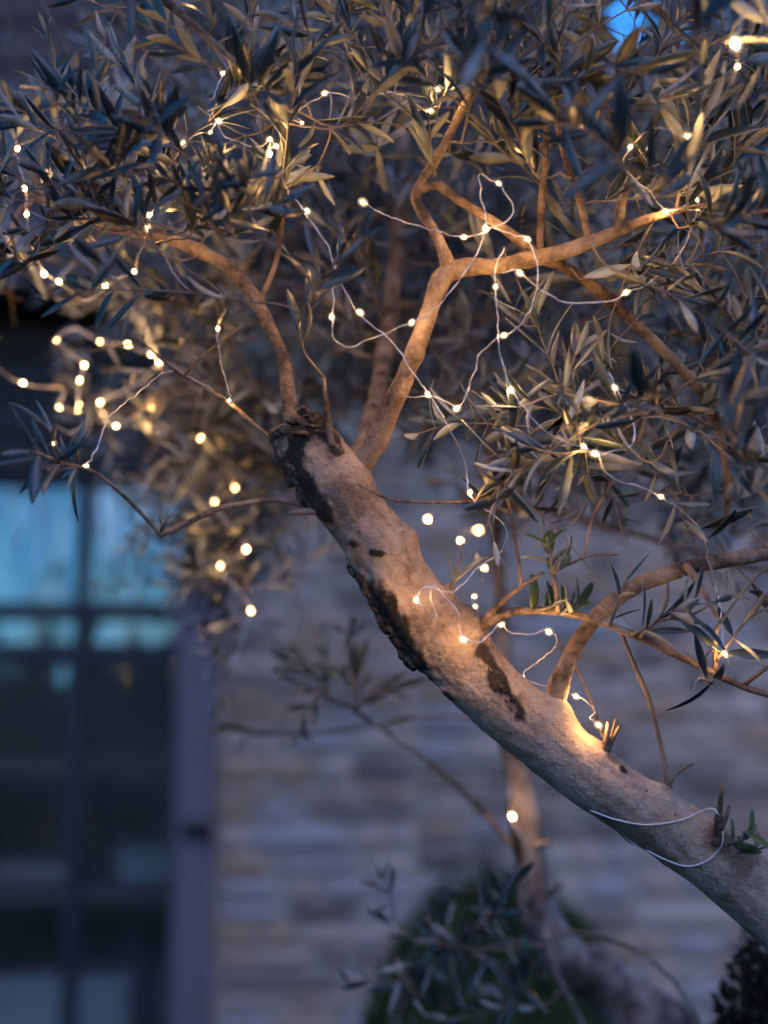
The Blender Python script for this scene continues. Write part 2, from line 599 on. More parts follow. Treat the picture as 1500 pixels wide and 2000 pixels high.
# end wall of the boarded storey
v, f = box_geo(X_L, X_OV - 0.02, YW + 0.32, YW + 3.0, Z_WALL, ZO1 + .02)
mesh_obj('upper_wall', v, f, M['board'], house, smooth=False, origin=(0, YW, Z_WALL))
# dark fascia boards above the door head
nb = 4
fh = (z_over - z_head - 0.01) / nb
for k in range(nb):
    v, f = box_geo(xd0, xd1, YW + 0.02, YW + 0.05, z_head + 0.012 + k * fh, z_head + 0.012 + (k + 1) * fh - 0.006, 0.004)
    mesh_obj('fascia_board', v, f, M['board_black'], house, smooth=False, origin=(xd0, YW, z_head + k * fh))
# posts of the door frame
for xa, xb in ((xd1 + 0.002, xp1 - 0.002), (xd0 - 0.09, xd0 - 0.002)):
    g = [box_geo(xa, xb, YW - 0.012, YW + 0.11, 0.0, z_over - 0.004, 0.006), box_geo(xa - 0.014 if xa > xd0 else xb + 0.001, xa - 0.001 if xa > xd0 else xb + 0.014, YW + 0.015, YW + 0.10, 0.0, z_over - 0.004)]
    po = mesh_obj('door_post', *merge(g), M['post'], house, smooth=False, origin=(xa, YW, 0))
    if xa > xd0:
        # iron latch keep on the post
        c = W(385, 1622, YW - 0.012)
        g = [box_geo(c.x - 0.036, c.x + 0.036, YW - 0.020, YW - 0.0125, c.z - 0.022, c.z + 0.022, 0.003), box_geo(c.x - 0.022, c.x + 0.03, YW - 0.05, YW - 0.0202, c.z - 0.011, c.z + 0.011, 0.004)]
        mesh_obj('latch', *merge(g), M['iron'], po, smooth=False, origin=c)
# room behind the glass
v, f = merge([box_geo(X_L, 0.6, YW + 1.05, YW + 1.15, 0, 2.5), box_geo(X_L - .1, X_L, YW + 0.43, YW + 1.05, 0, 2.5),
              box_geo(0.6, 0.7, YW + 0.43, YW + 1.05, 0, 2.5), box_geo(X_L, 0.6, YW + 0.43, YW + 1.05, 2.5, 2.6)])
mesh_obj('room_wall', v, f, M['room'], house, smooth=False, origin=(0, YW + 1, 0))
# glazed door: two leaves that share the middle stile
YD = YW + 0.06
z_top = z_head + 0.004
mull = (W(142, 1300, YD).x, W(170, 1300, YD).x)
z_r1 = (W(100, 1212, YD).z, W(100, 1176, YD).z)
z_r2 = (W(100, 1292, YD).z, W(100, 1256, YD).z)
g = [box_geo(mull[0], mull[1], YD - 0.02, YD + 0.03, 0.02, z_top, 0.004),
     box_geo(xd1 - 0.012, xd1 - 0.001, YD - 0.02, YD + 0.03, 0.02, z_top, 0.002),
     box_geo(xd0 + 0.001, xd0 + 0.06, YD - 0.02, YD + 0.03, 0.02, z_top, 0.004)]
door = mesh_obj('glazed_door', *merge(g), M['door_paint'], house, smooth=False, origin=(mull[0], YD, 0))
bays = [(mull[1] + 0.001, xd1 - 0.013), (xd0 + 0.061, mull[0] - 0.001)]
for xa, xb in bays:
    for (za, zb) in (z_r1, z_r2, (0.021, 0.16), (z_top - 0.02, z_top - 0.001), (W(100, 1720, YD).z - .03, W(100, 1720, YD).z)):
        v, f = box_geo(xa, xb, YD - 0.017, YD + 0.027, za, zb, 0.004)
        mesh_obj('rail', v, f, M['door_paint'], door, smooth=False, origin=(xa, YD, za))
    for (za, zb) in ((z_r1[1], z_top - 0.021), (z_r2[1], z_r1[0]), (W(100, 1720, YD).z, z_r2[0]), (0.16, W(100, 1720, YD).z - .03)):
        v, f = box_geo(xa + 0.0005, xb - 0.0005, YD + 0.004, YD + 0.010, za + 0.0005, zb - 0.0005)
        mesh_obj('pane', v, f, M['glass'], door, smooth=False, origin=(xa, YD, za))
hx = W(208, 1500, YD).x
rows = catmull([tuple(W(208, 1490, YD - .02)) + (.008,), tuple(W(208, 1495, YD - .06)) + (.008,), tuple(W(206, 1570, YD - .065)) + (.009,), tuple(W(208, 1650, YD - .06)) + (.008,), tuple(W(208, 1655, YD - .02)) + (.008,)], 0.012)
vv, ff, _ = tube_geo(rows, 8)
mesh_obj('handle', vv, ff, M['iron'], door, origin=(hx, YD, 1.1))

# open shelf indoors, added close behind the lower panes to lighten them
YS = YW + 0.42
shelf = empty('added_shelf', (-0.9, YS, 0))
tag(shelf, 'low wooden shelf added indoors to lighten the lower door panes', 'shelf')
xs0, xs1 = -1.75, -0.56
for x in (xs0, -1.18, xs1 - 0.03):
    v, f = box_geo(x, x + 0.03, YS, YS + 0.3, 0.0, 1.28, 0.003)
    mesh_obj('side_panel', v, f, M['wood'], shelf, smooth=False, origin=(x, YS, 0))
for zz in (0.08, 0.50, 0.90, 1.25):
    for xa, xb in ((xs0 + 0.032, -1.182), (-1.148, xs1 - 0.032)):
        v, f = box_geo(xa, xb, YS + 0.004, YS + 0.296, zz, zz + 0.028, 0.003)
        mesh_obj('shelf_board', v, f, M['wood'], shelf, smooth=False, origin=(xa, YS, zz))
for k, (xa, xb, za, hh, lab, col) in enumerate(((-0.74, -0.6, 0.929, 0.11, 'small pale box on the indoor shelf beside the door post', 'box_teal'),
                                          (-1.08, -0.84, 0.929, 0.07, 'low grey box on the middle board of the indoor shelf', 'box_grey'),
                                          (-1.08, -0.70, 0.529, 0.16, 'long pale box on the lower board of the indoor shelf', 'box_teal'))):
    g = [box_geo(xa, xb, YS + 0.03, YS + 0.26, za, za + hh * 0.7, 0.003), box_geo(xa - 0.005, xb + 0.005, YS + 0.025, YS + 0.265, za + hh * 0.7 + 0.001, za + hh, 0.004)]
    bx = empty('storage_box', ((xa + xb) / 2, YS + .15, za))
    tag(bx, lab, 'box', 'boxes on the indoor shelf')
    mesh_obj('box_body', *g[0], M[col], bx, smooth=False, origin=bx.location)
    mesh_obj('lid', *g[1], M[col], bx, smooth=False, origin=bx.location)


# ------------------------------------------------------------------ leaves
LEAF = []                  # each: verts (n x 3), faces, material index per face, mesh datablock


def leaf_variant(width, curl, fold, twist, blunt=False):
    ts = [0.0, 0.06, 0.2, 0.4, 0.6, 0.8, 0.93, 1.0]
    prof = [0.05, 0.16, 0.62, 0.96, 1.0, 0.70, 0.33, 0.0] if not blunt else [0.05, 0.3, 0.8, 1.0, 0.98, 0.8, 0.5, 0.0]
    top = []
    for t, p in zip(ts, prof):
        w = width * 0.5 * p
        z = -curl * t * t
        a = twist * t
        for s in (-1, 0, 1):
            x, zz = s * w, fold * abs(s) * w
            top.append((x * math.cos(a) - zz * math.sin(a), t, z + x * math.sin(a) + zz * math.cos(a)))
    n = len(top)
    v = [(x, y, z + 0.006) for x, y, z in top] + [(x, y, z - 0.006) for x, y, z in top]
    f, mi = [], []
    for i in range(len(ts) - 1):
        for s in (0, 1):
            a, b, c, d = i * 3 + s, i * 3 + s + 1, (i + 1) * 3 + s + 1, (i + 1) * 3 + s
            f.append((a, b, c, d)); mi.append(0)
            f.append((n + d, n + c, n + b, n + a)); mi.append(1)
        a, b = i * 3, (i + 1) * 3
        f.append((a, b, n + b, n + a)); mi.append(1)
        a, b = i * 3 + 2, (i + 1) * 3 + 2
        f.append((b, a, n + a, n + b)); mi.append(1)
    me = bpy.data.meshes.new('leaf')
    me.from_pydata(v, [], f)
    me.materials.append(M['young_leaf'] if blunt else M['leaf_top'])
    me.materials.append(M['leaf_under'])
    me.polygons.foreach_set('material_index', np.array(mi, dtype=np.int32))
    me.polygons.foreach_set('use_smooth', np.ones(len(f), dtype=bool))
    # the same leaf with fewer faces, for those too far to show it
    sel = [0, 2, 4, 5, 7]
    lv = [top[i * 3 + k] for i in sel for k in range(3)]
    m = len(lv)
    v2 = [(x, y, z + 0.006) for x, y, z in lv] + [(x, y, z - 0.006) for x, y, z in lv]
    f2, mi2 = [], []
    for i in range(len(sel) - 1):
        for k in (0, 1):
            a, b, c, d = i * 3 + k, i * 3 + k + 1, (i + 1) * 3 + k + 1, (i + 1) * 3 + k
            f2.append((a, b, c, d)); mi2.append(0)
            f2.append((m + d, m + c, m + b, m + a)); mi2.append(1)
    LEAF.append((np.array(v), f, mi, me, np.array(v2), f2, mi2))


for (w, c, fo, tw) in ((.165, .10, .25, .2), (.19, .22, .35, -.3), (.145, .02, .2, .5), (.21, -.08, .3, 0), (.155, .32, .4, -.15), (.18, .08, .15, .8), (.23, .14, .3, -.1), (.165, .42, .3, .3)):
    leaf_variant(w, c, fo, tw)
N_OLIVE = len(LEAF)
for (w, c, fo, tw) in ((.36, .12, .3, .1), (.32, .2, .35, -.2)):
    leaf_variant(w, c, fo, tw, blunt=True)


def leaf_matrix(p, direction, normal, length):
    y = direction.normalized()
    z = (normal - y * normal.dot(y))
    if z.length < 1e-4:
        z = y.orthogonal()
    z.normalize()
    x = y.cross(z)
    m = Matrix((x, y, z)).transposed().to_4x4()
    m = m @ Matrix.Diagonal((length, length, length, 1))
    m.translation = p
    return m


def rand_unit(rg):
    while True:
        v = Vector((rg.uniform(-1, 1), rg.uniform(-1, 1), rg.uniform(-1, 1)))
        if 0.05 < v.length < 1:
            return v.normalized()


class Tree:
    def __init__(self, base, label, seed, wood='branch_bark'):
        self.root = empty('olive_tree', base)
        tag(self.root, label, 'tree')
        self.base = Vector(base)
        self.wood = wood
        self.rg = random.Random(seed)
        self.leaves = []            # (matrix, variant, centre, length)
        self.nodes = np.zeros((0, 4))
        self.twigs = []             # rows

    def add_nodes(self, rows):
        self.nodes = np.vstack([self.nodes, rows[:, :4]])

    def nearest(self, p):
        d = np.linalg.norm(self.nodes[:, :3] - np.array(p), axis=1)
        i = int(d.argmin())
        return self.nodes[i], d[i]

    def leaf(self, p, direction, normal, length, variant=None):
        rg = self.rg
        if variant is None:
            variant = rg.randrange(N_OLIVE)
        px, py, d = project(p + direction.normalized() * length * 0.5)
        if ((np.abs(BULBS[:, 0] - px) < 22) & (np.abs(BULBS[:, 1] - py) < 26) & (BULBS[:, 2] > d - 0.01)).any():
            return
        m = leaf_matrix(p, direction, normal, length)
        self.leaves.append((m, variant, p + direction.normalized() * length * 0.5, length))

    def leaf_pairs(self, rows, spacing, length, start=0.12, angle=42, up=0.32, keep=None, prob=0.93, variant=None):
        """opposite pairs along a twig path, crossing at right angles from pair to pair"""
        rg = self.rg
        pts = [Vector(r[:3]) for r in rows]
        seg = [0.0]
        for a, b in zip(pts, pts[1:]):
            seg.append(seg[-1] + (b - a).length)
        total = seg[-1]
        s = total * start
        k = 0
        phi = rg.uniform(0, math.pi)
        while s < total + 1e-6:
            i = max(1, next((j for j, q in enumerate(seg) if q >= s), len(seg) - 1))
            t = (s - seg[i - 1]) / max(1e-9, seg[i] - seg[i - 1])
            p = pts[i - 1].lerp(pts[i], t)
            tan = (pts[i] - pts[i - 1]).normalized()
            side = tan.orthogonal().normalized()
            side.rotate(Quaternion(tan, phi + k * math.pi / 2 + rg.uniform(-.3, .3)))
            u = s / total
            ln = length * (0.75 + 0.35 * math.sin(math.pi * min(1, 0.25 + 0.65 * u))) * rg.uniform(0.75, 1.15)
            if u > 0.9: ln *= 0.7
            for sg in (1, -1):
                if rg.random() > prob: continue
                a = R(angle + rg.uniform(-24, 24)) * (0.65 if u > 0.92 else 1)
                dr = tan * math.cos(a) + side * (sg * math.sin(a)) + Vector((0, 0, up + rg.uniform(-.15, .15))) + rand_unit(rg) * 0.25
                nm = tan - dr * tan.dot(dr) / dr.length_squared + rand_unit(rg) * 0.55
                if keep and not keep(p + dr.normalized() * ln * 0.5): continue
                self.leaf(p, dr, nm, ln, variant() if variant else None)
            s += spacing * rg.uniform(0.8, 1.25) * (0.55 if u > 0.85 else 1)
            k += 1

    def branch(self, pts, sides=14, name='branch', mat='branch_bark', step=0.006, rough=0.13, crust=0.06, knots=True):
        """pts (px, py, d, radius in px) -> one tapering branch with knots and uneven bark"""
        w = [tuple(P(a, b, d)) + (r * 0.78 * PX * d,) for a, b, d, r in pts]
        rows = catmull(w, step)
        n = len(rows)
        sd = self.rg.uniform(0, 99)
        # slight wander so that the branch does not read as a drawn curve
        for i in range(n):
            q = Vector((i * step * 22 + sd, sd, 0))
            wv = noise3(q) * 0.15 * rows[i, 3] * min(1, i / 5)
            rows[i, :3] += np.array(wv)
        rows2 = rows.copy()
        if knots and n > 14:
            for _ in range(max(1, n // 16)):
                c = self.rg.randrange(4, n - 2)
                for i in range(max(0, c - 4), min(n, c + 5)):
                    rows2[i, 3] *= 1 + 0.17 * math.exp(-((i - c) / 1.4) ** 2)
        verts, faces, nrm = tube_geo(rows2, sides)
        rad = np.repeat(rows2[:, 3], sides)
        cr = np.zeros(len(verts), dtype=np.float32)
        for i in range(len(verts)):
            q = Vector(verts[i])
            a = noise.fractal(q * 60, 1.0, 2.0, 3) + 0.9 * noise.noise(q * 24) + (0.8 * abs(noise.noise(q * 130)) - 0.3)
            verts[i] += nrm[i] * (rad[i] * rough * a)
            cr[i] = crust + 0.5 * max(0, noise.noise(q * 22 + Vector((7, 0, 0))) - 0.1)
        o = mesh_obj(name, verts, faces, M[self.wood], self.root, origin=rows[0, :3])
        at = o.data.attributes.new('crust', 'FLOAT', 'POINT')
        at.data.foreach_set('value', cr)
        self.add_nodes(rows)
        return rows

    def twig(self, pts, leaves=True, spacing=0.02, length=0.05, r0=0.0018, r1=0.0007, **kw):
        """pts: world points"""
        n = len(pts)
        w = [tuple(p) + (r0 + (r1 - r0) * i / (n - 1),) for i, p in enumerate(pts)]
        rows = catmull(w, 0.012)
        sd = self.rg.uniform(0, 99)
        for i in range(1, len(rows)):
            rows[i, :3] += np.array(noise3(Vector((i * 0.45, sd, 3)))) * 0.0016
        self.twigs.append(rows)
        if leaves:
            self.leaf_pairs(rows, spacing, length, **kw)
        return rows

    def sprig(self, px_pts, spacing=0.018, length=0.05, r0=3.5, r1=1.6, **kw):
        pts = [P(*q) for q in px_pts]
        d = px_pts[0][2]
        rows = self.twig(pts, True, spacing, length, r0 * PX * d, r1 * PX * d, **kw)
        return rows

    def shoot(self, p, direction, length, leaf_len, spacing, keep=None, prob=0.93):
        """a leafy shoot at p joined by a thin stem to the nearest wood"""
        rg = self.rg
        node, dist = self.nearest(p)
        a = Vector(node[:3])
        if dist > 0.34:
            return
        dirn = (direction.normalized() + (p - a).normalized() * (0.8 if dist > 0.02 else 0)).normalized()
        bend = rand_unit(rg) * 0.25
        tips = [p + dirn * (length * t) + (bend + Vector((0, 0, -0.25))) * (length * 0.5 * t * t) for t in (0.33, 0.67, 1.0)]
        if dist > 0.004:
            mid = a.lerp(p, 0.5) + rand_unit(rg) * (dist * 0.12) + Vector((0, 0, 0.08 * dist)) - dirn * (0.12 * dist)
            stem = [a, a.lerp(mid, 0.55) + rand_unit(rg) * dist * 0.03, mid, p]
        else:
            stem = [a]
        r0 = min(0.0032, max(0.0013, 0.0012 + 0.005 * dist), node[3] * 0.8 + 0.0003)
        rows = self.twig(stem + tips, False, r0=r0, r1=0.0006)
        i0 = int(len(rows) * (0.25 if dist < 0.1 else 0.42))
        n0 = len(self.leaves)
        self.leaf_pairs(rows[i0:], spacing, leaf_len, start=0.03, keep=keep, prob=prob)
        if len(self.leaves) - n0 < 6:
            del self.leaves[n0:]
            self.twigs.pop()
            return
        self.add_nodes(rows[: max(3, int(len(rows) * 0.7)) : 2])

    def finish(self, n_parts=300):
        # twigs: the nearest ones are parts, the rest one joined part
        def tw_key(r):
            px, py, d = project(Vector(r[len(r) // 2, :3]))
            return (0 if (-60 < px < 1560 and -60 < py < 2060) else 1, d)
        self.twigs.sort(key=tw_key)
        rest = []
        for k, rows in enumerate(self.twigs):
            vv, ff, _ = tube_geo(rows, 6 if k < n_parts else 5)
            if k < n_parts:
                mesh_obj('twig', vv, ff, M['twig'], self.root, origin=rows[0, :3])
            else:
                rest.append((vv.tolist(), ff))
        if rest:
            tag(mesh_obj('twigs', *merge(rest), M['twig'], self.root, origin=self.base), kind='stuff')
        # leaves: the 300 that show largest are parts
        cells = set()
        scored = []
        order = sorted(range(len(self.leaves)), key=lambda i: project(self.leaves[i][2])[2])
        for i in order:
            m, vi, c, ln = self.leaves[i]
            px, py, d = project(c)
            if not (0 < px < 1500 and 0 < py < 2000):
                scored.append((0, i)); continue
            a = project(m @ Vector((0, 0, 0))); b = project(m @ Vector((0, 1, 0)))
            wx = m @ Vector((.09, .5, 0)); w2 = project(wx)
            half = math.hypot(w2[0] - px, w2[1] - py)
            steps = max(2, int(math.hypot(b[0] - a[0], b[1] - a[1]) / 8))
            new = 0
            for s in range(steps + 1):
                t = s / steps
                for q in (-0.5, 0.5):
                    key = (int((a[0] + (b[0] - a[0]) * t + q * half) // 8), int((a[1] + (b[1] - a[1]) * t + q * half) // 8))
                    if key not in cells:
                        cells.add(key); new += 1
            scored.append((new * (0.4 + min(1.0, half / 8)), i))
        scored.sort(reverse=True)
        big = set(i for s, i in scored[:n_parts])
        V, F, I = [], [], []
        off = 0
        inv = Matrix.Translation(-self.base)
        for i, (m, vi, c, ln) in enumerate(self.leaves):
            lv, lf, lmi, me = LEAF[vi][:4]
            if i not in big and not 1.5 < project(c)[2] < 1.68:
                lv, lf, lmi = LEAF[vi][4:]
            if i in big:
                o = bpy.data.objects.new('leaf', me)
                link(o, self.root)
                o.matrix_local = inv @ m
            else:
                mm = np.array(m)
                V.append(lv @ mm[:3, :3].T + mm[:3, 3])
                F += [[q + off for q in f] for f in lf]
                I += [2 if (x == 0 and vi >= N_OLIVE) else x for x in lmi]
                off += len(lv)
        if V:
            tag(mesh_obj('foliage', np.vstack(V), F, None, self.root, origin=self.base, mats=[M['leaf_top'], M['leaf_under'], M['young_leaf']], mat_idx=I), kind='stuff')


# ------------------------------------------------------------------ courses of the fairy lights
# (px, py, d) is a wire point, (px, py, d, size) one with a bulb
STRINGS = []


def LS(*a, **k):
    STRINGS.append((a, k))


LS('wire lights zigzagging down the middle from upper left to the crossing branch',
   [(470, 100, 1.60), (435, 143, 1.57, 1), (416, 195, 1.56), (428, 237, 1.55, 1.1), (440, 268, 1.55), (500, 288, 1.54), (527, 272, 1.53, 1), (540, 286, 1.53, .9), (527, 301, 1.52, 1.3), (550, 340, 1.53), (568, 383, 1.54), (580, 385, 1.53), (600, 412, 1.53, 1), (636, 470, 1.53), (662, 545, 1.53), (703, 610, 1.53, 1.2), (770, 672, 1.53), (810, 730, 1.53), (835, 770, 1.53, 1), (878, 840, 1.53), (905, 888, 1.54), (912, 930, 1.54), (918, 962, 1.535, 1)])
LS('short wire of lights hanging left of centre onto the grey left limb',
   [(428, 240, 1.56), (411, 258, 1.56, .8), (385, 262, 1.58), (358, 280, 1.6, 1.2), (325, 330, 1.62), (305, 395, 1.64), (291, 420, 1.66, 1.2), (288, 445, 1.66, 1.3), (270, 500, 1.72), (262, 530, 1.8, 1.3), (225, 546, 1.82), (206, 558, 1.82, 1.2), (162, 582, 1.83), (115, 550, 1.82, 1.2), (86, 535, 1.82, 1.5), (60, 480, 1.8), (52, 418, 1.76, 1.2), (48, 368, 1.75, 1.3), (40, 320, 1.75), (35, 290, 1.75, 1)])
LS('loop of wire lights drooping in a U before the central limb',
   [(660, 470, 1.55), (654, 540, 1.54), (648, 619, 1.53, 1.1), (652, 662, 1.53), (685, 680, 1.53), (742, 655, 1.53), (804, 630, 1.525, 1.1), (850, 600, 1.525), (898, 545, 1.525), (925, 508, 1.525), (948, 446, 1.525, 1.3), (944, 395, 1.53), (938, 343, 1.535), (958, 352, 1.535), (974, 358, 1.535, 1), (1000, 395, 1.53), (996, 428, 1.53), (948, 452, 1.525), (906, 463, 1.525, 1), (850, 448, 1.53), (760, 425, 1.56), (709, 395, 1.58, 1.4)])
LS('wire lights hanging straight down from the crossing branch',
   [(960, 440, 1.53), (1000, 455, 1.53), (1030, 467, 1.53, 1.1), (1050, 520, 1.525), (1042, 590, 1.525), (1015, 633, 1.525), (984, 655, 1.525, 1.1), (940, 690, 1.53), (926, 725, 1.53), (912, 765, 1.53), (892, 798, 1.53, 1.2), (850, 780, 1.54), (790, 770, 1.56)])
LS('wire lights dropping to the leaf tuft right of centre',
   [(985, 480, 1.54), (972, 520, 1.53), (968, 560, 1.525, 1), (973, 650, 1.525), (978, 700, 1.525), (998, 762, 1.525, 1.2), (1030, 800, 1.52), (1060, 840, 1.52), (1100, 860, 1.52), (1140, 872, 1.51, 1), (1162, 886, 1.505, 1.3), (1200, 880, 1.51), (1234, 870, 1.51), (1237, 830, 1.515), (1222, 785, 1.52), (1201, 757, 1.525, 1.1), (1190, 720, 1.53)])
LS('wire lights running from the leaf tuft down to the right limb',
   [(1165, 888, 1.51), (1190, 930, 1.515), (1250, 952, 1.52), (1291, 970, 1.525, 1), (1340, 1002, 1.535), (1372, 1040, 1.55), (1382, 1085, 1.565), (1400, 1160, 1.57), (1410, 1230, 1.55), (1416, 1276, 1.54, 1.1), (1440, 1330, 1.55)])
LS('wire lights strung along the crossing branch towards the right',
   [(985, 535, 1.53), (1015, 533, 1.525, 1.2), (1060, 566, 1.525), (1120, 590, 1.525), (1190, 590, 1.53), (1223, 571, 1.53, 1.1), (1262, 552, 1.54), (1320, 500, 1.55), (1350, 440, 1.55), (1362, 390, 1.55, .8), (1330, 402, 1.55), (1300, 413, 1.55, 1.2), (1270, 370, 1.55), (1218, 325, 1.55), (1231, 287, 1.55, 1.1), (1280, 250, 1.5), (1343, 266, 1.45, 1.7), (1400, 200, 1.42), (1440, 130, 1.40, .8), (1436, 85, 1.38, 2.0), (1450, 20, 1.4)])
LS('wire lights high among the upper leaves at top centre',
   [(560, 230, 1.57), (590, 240, 1.56, .8), (575, 225, 1.56), (600, 210, 1.56), (634, 182, 1.56, 1.1), (700, 190, 1.57), (780, 180, 1.56), (840, 216, 1.6, 1.3), (852, 190, 1.57), (856, 174, 1.55, 1.3), (890, 185, 1.55), (950, 150, 1.58)])
LS('wire lights looped round the middle of the leaning trunk',
   [(918, 962, 1.54), (960, 1000, 1.54), (988, 1035, 1.54), (970, 1078, 1.545), (930, 1110, 1.55), (900, 1142, 1.545), (880, 1160, 1.53), (845, 1148, 1.53), (824, 1150, 1.53), (813, 1172, 1.528, 1.2), (830, 1190, 1.53), (850, 1207, 1.53), (843, 1172, 1.528), (846, 1146, 1.528), (890, 1190, 1.525), (893, 1230, 1.525), (905, 1249, 1.525, 1.3), (935, 1259, 1.525), (965, 1240, 1.53), (980, 1220, 1.53, 1), (1005, 1234, 1.535), (1040, 1240, 1.535), (1072, 1234, 1.535, 1.3), (1090, 1260, 1.56), (1040, 1300, 1.62), (1021, 1325, 1.62, 1), (1060, 1340, 1.62), (1125, 1360, 1.6, 1.2), (1150, 1375, 1.59), (1160, 1392, 1.58), (1150, 1400, 1.585), (1169, 1416, 1.575, 1.3), (1185, 1440, 1.60)])
LS('wire lights in the gap behind the trunk, blurred to discs',
   [(880, 960, 2.1), (835, 1014, 2.1, 1.2), (870, 1040, 2.15), (936, 1036, 2.3, 1.4), (915, 1060, 2.05), (899, 1056, 2.0, 1.2), (930, 1085, 2.0), (947, 1110, 2.0, 1.3), (940, 1140, 1.8), (927, 1165, 1.66, 1.2), (928, 1185, 1.64, 1.2), (950, 1210, 1.7)])
LS('cluster of blurred lights deep in the left foliage',
   [(-40, 690, 2.00), (45, 748, 2.03, 1.10), (120, 760, 2.06), (116, 795, 2.06, 1.02), (153, 803, 2.07, 1.02), (154, 790, 2.06, 0.85), (155, 742, 2.06, 1.02), (165, 713, 2.06, 0.94), (110, 665, 2.06, 1.10), (150, 640, 2.07), (195, 667, 2.07, 1.10), (250, 674, 2.07, 1.27), (297, 692, 2.07, 1.10), (311, 707, 2.07, 1.02), (270, 750, 2.07), (196, 786, 2.07, 1.10), (201, 808, 2.07, 1.02), (227, 832, 2.00, 0.94), (295, 797, 2.07, 1.10), (290, 830, 2.12, 0.85), (340, 850, 2.12), (392, 856, 2.18, 0.94), (430, 900, 2.18), (459, 953, 2.18, 0.85), (418, 981, 2.14, 1.27), (450, 1030, 2.12), (481, 1073, 2.12, 1.27), (430, 1105, 2.14, 0.85), (460, 1150, 2.12), (490, 1193, 2.12, 1.19), (470, 1260, 2.12), (450, 1300, 2.12)], kink=0.002, wire_r=0.0008)
LS('few sharp lights left of the stump by the grey twig',
   [(440, 600, 1.72), (425, 642, 1.75, .9), (430, 700, 1.7), (448, 782, 1.62, .8), (430, 770, 1.63), (340, 725, 1.65), (230, 800, 1.58), (168, 911, 1.53, 1), (130, 890, 1.52), (106, 866, 1.505, .8), (104, 845, 1.5)])
LS('unseen wire lights added above and right of the frame to warm the leaves',  # string added out of view to light the upper leaves
   [(60, -60, 1.7), (180, -90, 1.65, 1.2), (300, -60, 1.6), (420, -110, 1.6, 1.2), (560, -50, 1.58), (690, -100, 1.58, 1.2), (820, -40, 1.56), (930, -120, 1.6, 1.2), (1080, -60, 1.55), (1200, -90, 1.55, 1.2), (1330, -50, 1.5), (1480, -80, 1.5, 1.2), (1580, 60, 1.5), (1600, 220, 1.5, 1.2), (1580, 380, 1.52), (1620, 540, 1.55, 1.2), (1570, 700, 1.58), (1600, 860, 1.6, 1.2)])
LS('single blurred light on a wire along the slender back stem',
   [(985, 1300, 2.1), (985, 1478, 2.16, .8), (995, 1530, 2.08), (1001, 1595, 2.07, 1.4), (1030, 1650, 2.06), (1060, 1700, 2.1)])

BULBS = np.array([q[:3] for a, k in STRINGS for q in a[1] if len(q) > 3])

# ------------------------------------------------------------------ the olive tree in focus
tree = Tree((1.02, 1.75, 0.0), 'leaning olive tree in focus, its trunk rising from lower right', 5)
S = 1.6


def px_rows(pts):
    return [tuple(P(a, b, d)) + (r * PX * d,) for a, b, d, r in pts]


trunk_pts = [(1.02, 1.78, -0.05, 0.085), (1.0, 1.75, 0.15, 0.066), (0.93, 1.70, 0.42, 0.056), (0.80, 1.66, 0.66, 0.050)]
trunk_pts += px_rows([(1900, 2160, 1.62, 92), (1720, 1970, 1.61, 84), (1610, 1865, 1.6, 78), (1525, 1786, S, 72), (1420, 1699, S, 65), (1305, 1619, S, 62), (1200, 1548, S, 60), (1112, 1484, S, 61),
                      (1020, 1410, S, 62), (942, 1335, S, 65), (880, 1268, S, 66), (826, 1200, S, 65), (780, 1130, S, 62), (735, 1060, S, 62), (690, 1000, S, 63),
                      (648, 942, S, 64), (612, 885, 1.605, 62), (585, 845, 1.61, 52), (572, 826, 1.61, 40)])
rows = catmull(trunk_pts, 0.0026)
SID = 110
verts, faces, nrm = tube_geo(rows, SID)
rad = np.repeat(rows[:, 3], SID)
# old dark bark: capsules in space (two ends, radius, lift of the surface)
def cap(a, b, r, lift):
    return (np.array(P(*a)), np.array(P(*b)), r * 0.0005, lift * 0.0005)
CR = [cap((715, 1105, 1.6), (800, 1300, 1.6), 36, 14), cap((740, 1150, 1.58), (812, 1290, 1.58), 30, 8),
      cap((940, 1268, 1.565), (1020, 1385, 1.565), 19, 4), cap((945, 1275, 1.57), (995, 1340, 1.565), 26, 5), cap((1005, 1345, 1.56), (1026, 1412, 1.56), 12, 3),
      cap((530, 830, 1.59), (640, 840, 1.58), 38, 8), cap((552, 862, 1.575), (640, 1000, 1.58), 24, 6), cap((545, 850, 1.6), (610, 960, 1.6), 34, 8),
      cap((645, 985, 1.58), (700, 1060, 1.58), 16, 4), cap((728, 1080, 1.57), (765, 1085, 1.565), 6, 2), cap((765, 1085, 1.565), (812, 1058, 1.57), 7, 2), cap((750, 1040, 1.565), (758, 1062, 1.565), 6, 2),
      cap((850, 1310, 1.59), (880, 1350, 1.59), 16, 5), cap((1225, 1492, 1.565), (1262, 1515, 1.565), 10, 3),
      cap((1395, 1610, 1.57), (1408, 1670, 1.56), 14, 6), cap((1215, 1500, 1.58), (1250, 1510, 1.58), 9, 4),
      cap((700, 890, 1.58), (735, 860, 1.58), 16, 3), cap((640, 850, 1.57), (650, 870, 1.57), 22, 4)]
crust = np.zeros(len(verts), dtype=np.float32)
lift = np.zeros(len(verts))
EDGE = np.array([0.65 * noise.fractal(Vector(q) * 55, 1.0, 2.0, 3) for q in verts])
for a, b, r, lf in CR:
    ab = b - a
    t = np.clip(((verts - a) @ ab) / (ab @ ab), 0, 1)
    d = np.linalg.norm(verts - (a + t[:, None] * ab), axis=1)
    d = d + EDGE * r
    c = np.clip(1.0 - (d - r * 0.55) / (r * 0.75), 0, 1)
    crust = np.maximum(crust, c * 0.68)
    lift = np.maximum(lift, c * lf)
